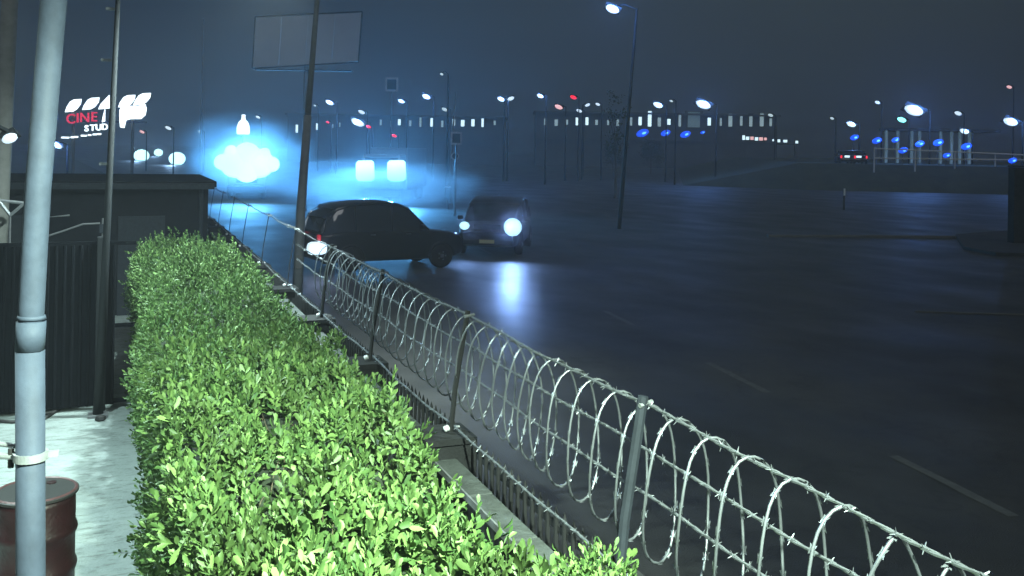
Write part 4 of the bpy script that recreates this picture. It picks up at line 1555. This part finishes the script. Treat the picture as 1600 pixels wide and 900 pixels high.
# ------------------------------------------------------------------ road signs, bollards, trees
def traffic_sign(label, px, py, w, h, d, shape, basepy=None, m='signface_grey'):
    q = P(px, py, d)
    t = thing('traffic_sign', label, 'road sign', (q.x, q.y, 0), -YAW)
    ww, hh = w / 1500 * d, h / 1500 * d
    s = MB()
    if shape == 'round':
        s.lathe([(ww * .5, 0), (ww * .5, .02)], 20, M=Matrix.Translation((0, 0, q.z)) @ Matrix.Rotation(PI / 2, 4, 'X'))
        s2 = MB().lathe([(ww * .34, .021), (ww * .34, .028)], 20, M=Matrix.Translation((0, 0, q.z)) @ Matrix.Rotation(PI / 2, 4, 'X'))
    else:
        s.box((0, 0, q.z), (ww, .03, hh))
        s2 = MB().box((0, -.022, q.z), (ww * .72, .012, hh * .72))
    s.build('sign_plate', m, t)
    s2.build('inner_face', 'trim_black', t)
    MB().tube([(0, .05, 0), (0, .05, q.z + hh * .5)], .04, 8).build('post', 'pole_steel', t)
    return t


traffic_sign('small square traffic sign on a thin post, above the round one', 713, 216, 17, 20, 50, 'square')
traffic_sign('small round traffic sign on a short post below the square sign', 711, 244, 13, 13, 50.4, 'round')
traffic_sign('high faint double traffic sign over the colonnade', 612, 132, 20, 22, 64, 'square')
for (px, py, d, lab, h) in ((1319, 300, 62, 'small reflective bollard alone on the dark ground at right', .45), (700, 292, 56, 'small reflective road stud marker above the oncoming headlights', .25)):
    q = P(px, py, d)
    t = thing('bollard', lab, 'bollard', (q.x, q.y, 0), -YAW)
    MB().tube([(0, 0, 0), (0, 0, q.z + .1)], [.07, .05], 10).build('stub', 'trim_black', t)
    MB().box((0, -.06, q.z), (.10 if px > 1000 else .35, .05, h if px > 1000 else .12)).build('reflector', 'rail_white', t)


def tree(label, px, base_d, height, crown, n, trunk_r=.12, kind='broadleaf'):
    q = P(px, 250, base_d)
    t = thing('street_tree', label, 'tree', (q.x, q.y, 0))
    s = MB()
    tips = []
    s.tube([(0, 0, 0), (.05, .03, height * .3), (-.03, .08, height * .62)], [trunk_r, trunk_r * .75, trunk_r * .5], 8)
    rr = random.Random(int(px))
    for k in range(7):
        a_ = k * 2.4
        p0_ = Vector((0, .05, height * (.38 + .035 * k)))
        p1_ = Vector((math.cos(a_) * crown * .75, math.sin(a_) * crown * .75, height * (.6 + .05 * k)))
        s.tube([p0_, p0_.lerp(p1_, .5) + Vector((0, 0, .2)), p1_], [trunk_r * .4, trunk_r * .25, trunk_r * .1], 5)
        tips.append(p1_)
    s.build('trunk', 'bark', t)
    cl = []
    for k in range(26):
        tpn = tips[k % 7]
        cl.append([tpn.x * rr.uniform(.2, 1.15), tpn.y * rr.uniform(.2, 1.15), tpn.z + rr.uniform(-.18, .16) * height])
    cl = np.array(cl)
    pick = RNG.integers(0, len(cl), n)
    base = cl[pick] + RNG.normal(scale=crown * .17, size=(n, 3))
    me = leaves_mesh('crown', base, RNG.normal(size=(n, 3)), np.full(n, .20) * RNG.uniform(.7, 1.3, n), 'tree_leaf', wfac=.6)
    o = bpy.data.objects.new('crown', me)
    COL.objects.link(o)
    o.parent = t
    return t


tree('slim pale tree beside the pole of the high central lamp', 962, 72, 7.6, 1.0, 380)
tree('dark round tree on the far verge above the pale kerb', 1017, 150, 5.0, 2.2, 2400)
tree('low tree standing left of the dark round tree', 958, 120, 4.4, 1.3, 1500)

# dark masonry post at the right edge of the road
mq = G(1588, 384, 0)
mp_ = thing('masonry_pier', 'dark broad pier standing on the island at the right edge', 'pier', (mq.x, mq.y, 0), -YAW)
hh = P(1588, 262, (mq - EYE).dot(fwd2)).z
MB().box((0, 0, hh / 2), (.5, .5, hh)).build('shaft', 'pier_dark', mp_, bevel=.02)
MB().box((0, 0, hh + .06), (.56, .56, .06)).build('cap', 'pier_dark', mp_, bevel=.02)


# ------------------------------------------------------------------ smoke and haze
def volume_mat(name, color, dens, aniso, noise=None):
    m = bpy.data.materials.new(name)
    MATS[name] = m
    m.use_nodes = True
    n = m.node_tree
    n.nodes.clear()
    out = n.nodes.new('ShaderNodeOutputMaterial')
    v = n.nodes.new('ShaderNodeVolumePrincipled')
    v.inputs['Color'].default_value = tuple(color) + (1,)
    v.inputs['Density'].default_value = dens
    v.inputs['Anisotropy'].default_value = aniso
    n.links.new(v.outputs[0], out.inputs['Volume'])
    return m


volume_mat('haze_air', (0.86, 0.92, 1.0), 0.0016, 0.55)
hz = MB()
hz.box((0, 0, 14.5), (3040, 3040, 32))
tag(hz.build('haze', 'haze_air'), 'thin bluish night haze over the whole street', None, None, 'stuff')



def smoke_mat(name, color, dens, aniso, nscale):
    m = volume_mat(name, color, dens, aniso)
    n = m.node_tree
    v = [q for q in n.nodes if q.type == 'PRINCIPLED_VOLUME'][0]
    tc = n.nodes.new('ShaderNodeTexCoord')
    ln = n.nodes.new('ShaderNodeVectorMath')
    ln.operation = 'LENGTH'
    n.links.new(tc.outputs['Object'], ln.inputs[0])
    mr = n.nodes.new('ShaderNodeMapRange')
    mr.interpolation_type = 'SMOOTHSTEP'
    mr.inputs['From Min'].default_value = 0.15
    mr.inputs['From Max'].default_value = 0.98
    mr.inputs['To Min'].default_value = 1.0
    mr.inputs['To Max'].default_value = 0.0
    n.links.new(ln.outputs['Value'], mr.inputs['Value'])
    no = n.nodes.new('ShaderNodeTexNoise')
    no.inputs['Scale'].default_value = nscale
    no.inputs['Detail'].default_value = 3
    n.links.new(tc.outputs['Object'], no.inputs['Vector'])
    m2 = n.nodes.new('ShaderNodeMapRange')
    m2.inputs['From Min'].default_value = 0.36
    m2.inputs['From Max'].default_value = 0.66
    m2.inputs['To Min'].default_value = 0.15
    m2.inputs['To Max'].default_value = 1.6
    n.links.new(no.outputs['Fac'], m2.inputs['Value'])
    mu = n.nodes.new('ShaderNodeMath')
    mu.operation = 'MULTIPLY'
    n.links.new(mr.outputs[0], mu.inputs[0])
    n.links.new(m2.outputs[0], mu.inputs[1])
    mv = n.nodes.new('ShaderNodeMath')
    mv.operation = 'MULTIPLY'
    mv.inputs[1].default_value = dens
    n.links.new(mu.outputs[0], mv.inputs[0])
    n.links.new(mv.outputs[0], v.inputs['Density'])
    return m


def smoke(label, c, r_, m):
    b = bmesh.new()
    bmesh.ops.create_icosphere(b, subdivisions=3, radius=1)
    me = bpy.data.meshes.new('smoke')
    b.to_mesh(me)
    b.free()
    me.materials.append(MATS[m])
    o = bpy.data.objects.new('smoke', me)
    COL.objects.link(o)
    o.location = c
    o.scale = r_
    o.rotation_euler = (0, 0, -YAW)
    return tag(o, label, None, None, 'stuff')


smoke_mat('smoke_air', (0.9, 0.93, 1.0), 0.19, 0.3, 2.2)
c4 = P(640, 275, 44)
smoke_mat('halo_mist', (0.9, 0.95, 1.0), 0.20, 0.45, 2.0)
c1 = P(565, 285, 51)
smoke('pale tyre smoke drifting in the headlights between the lorry and the black off-roader', (c1.x, c1.y, 1.5), (7.5, 5.5, 1.7), 'smoke_air')
c3 = P(790, 345, 32)
smoke('thin smoke added in front of the oncoming car so its headlights bloom', (c3.x, c3.y, 1.25), (2.3, 2.2, 1.2), 'smoke_air')  # puff added to give the headlights their bloom
smoke('pale trailing spray rising behind the roof of the black off-roader', (c4.x, c4.y, 1.8), (4.2, 3.2, 1.75), 'smoke_air')
c2 = P(382, 252, 55)
smoke('mist added round the huge blaze at the left bend to give it a halo', (c2.x, c2.y, 2.9), (4.6, 4.6, 2.88), 'halo_mist')  # volume added so the blaze spreads into a halo
print('objects', len(bpy.data.objects), 'verts', sum(len(m.vertices) for m in bpy.data.meshes))
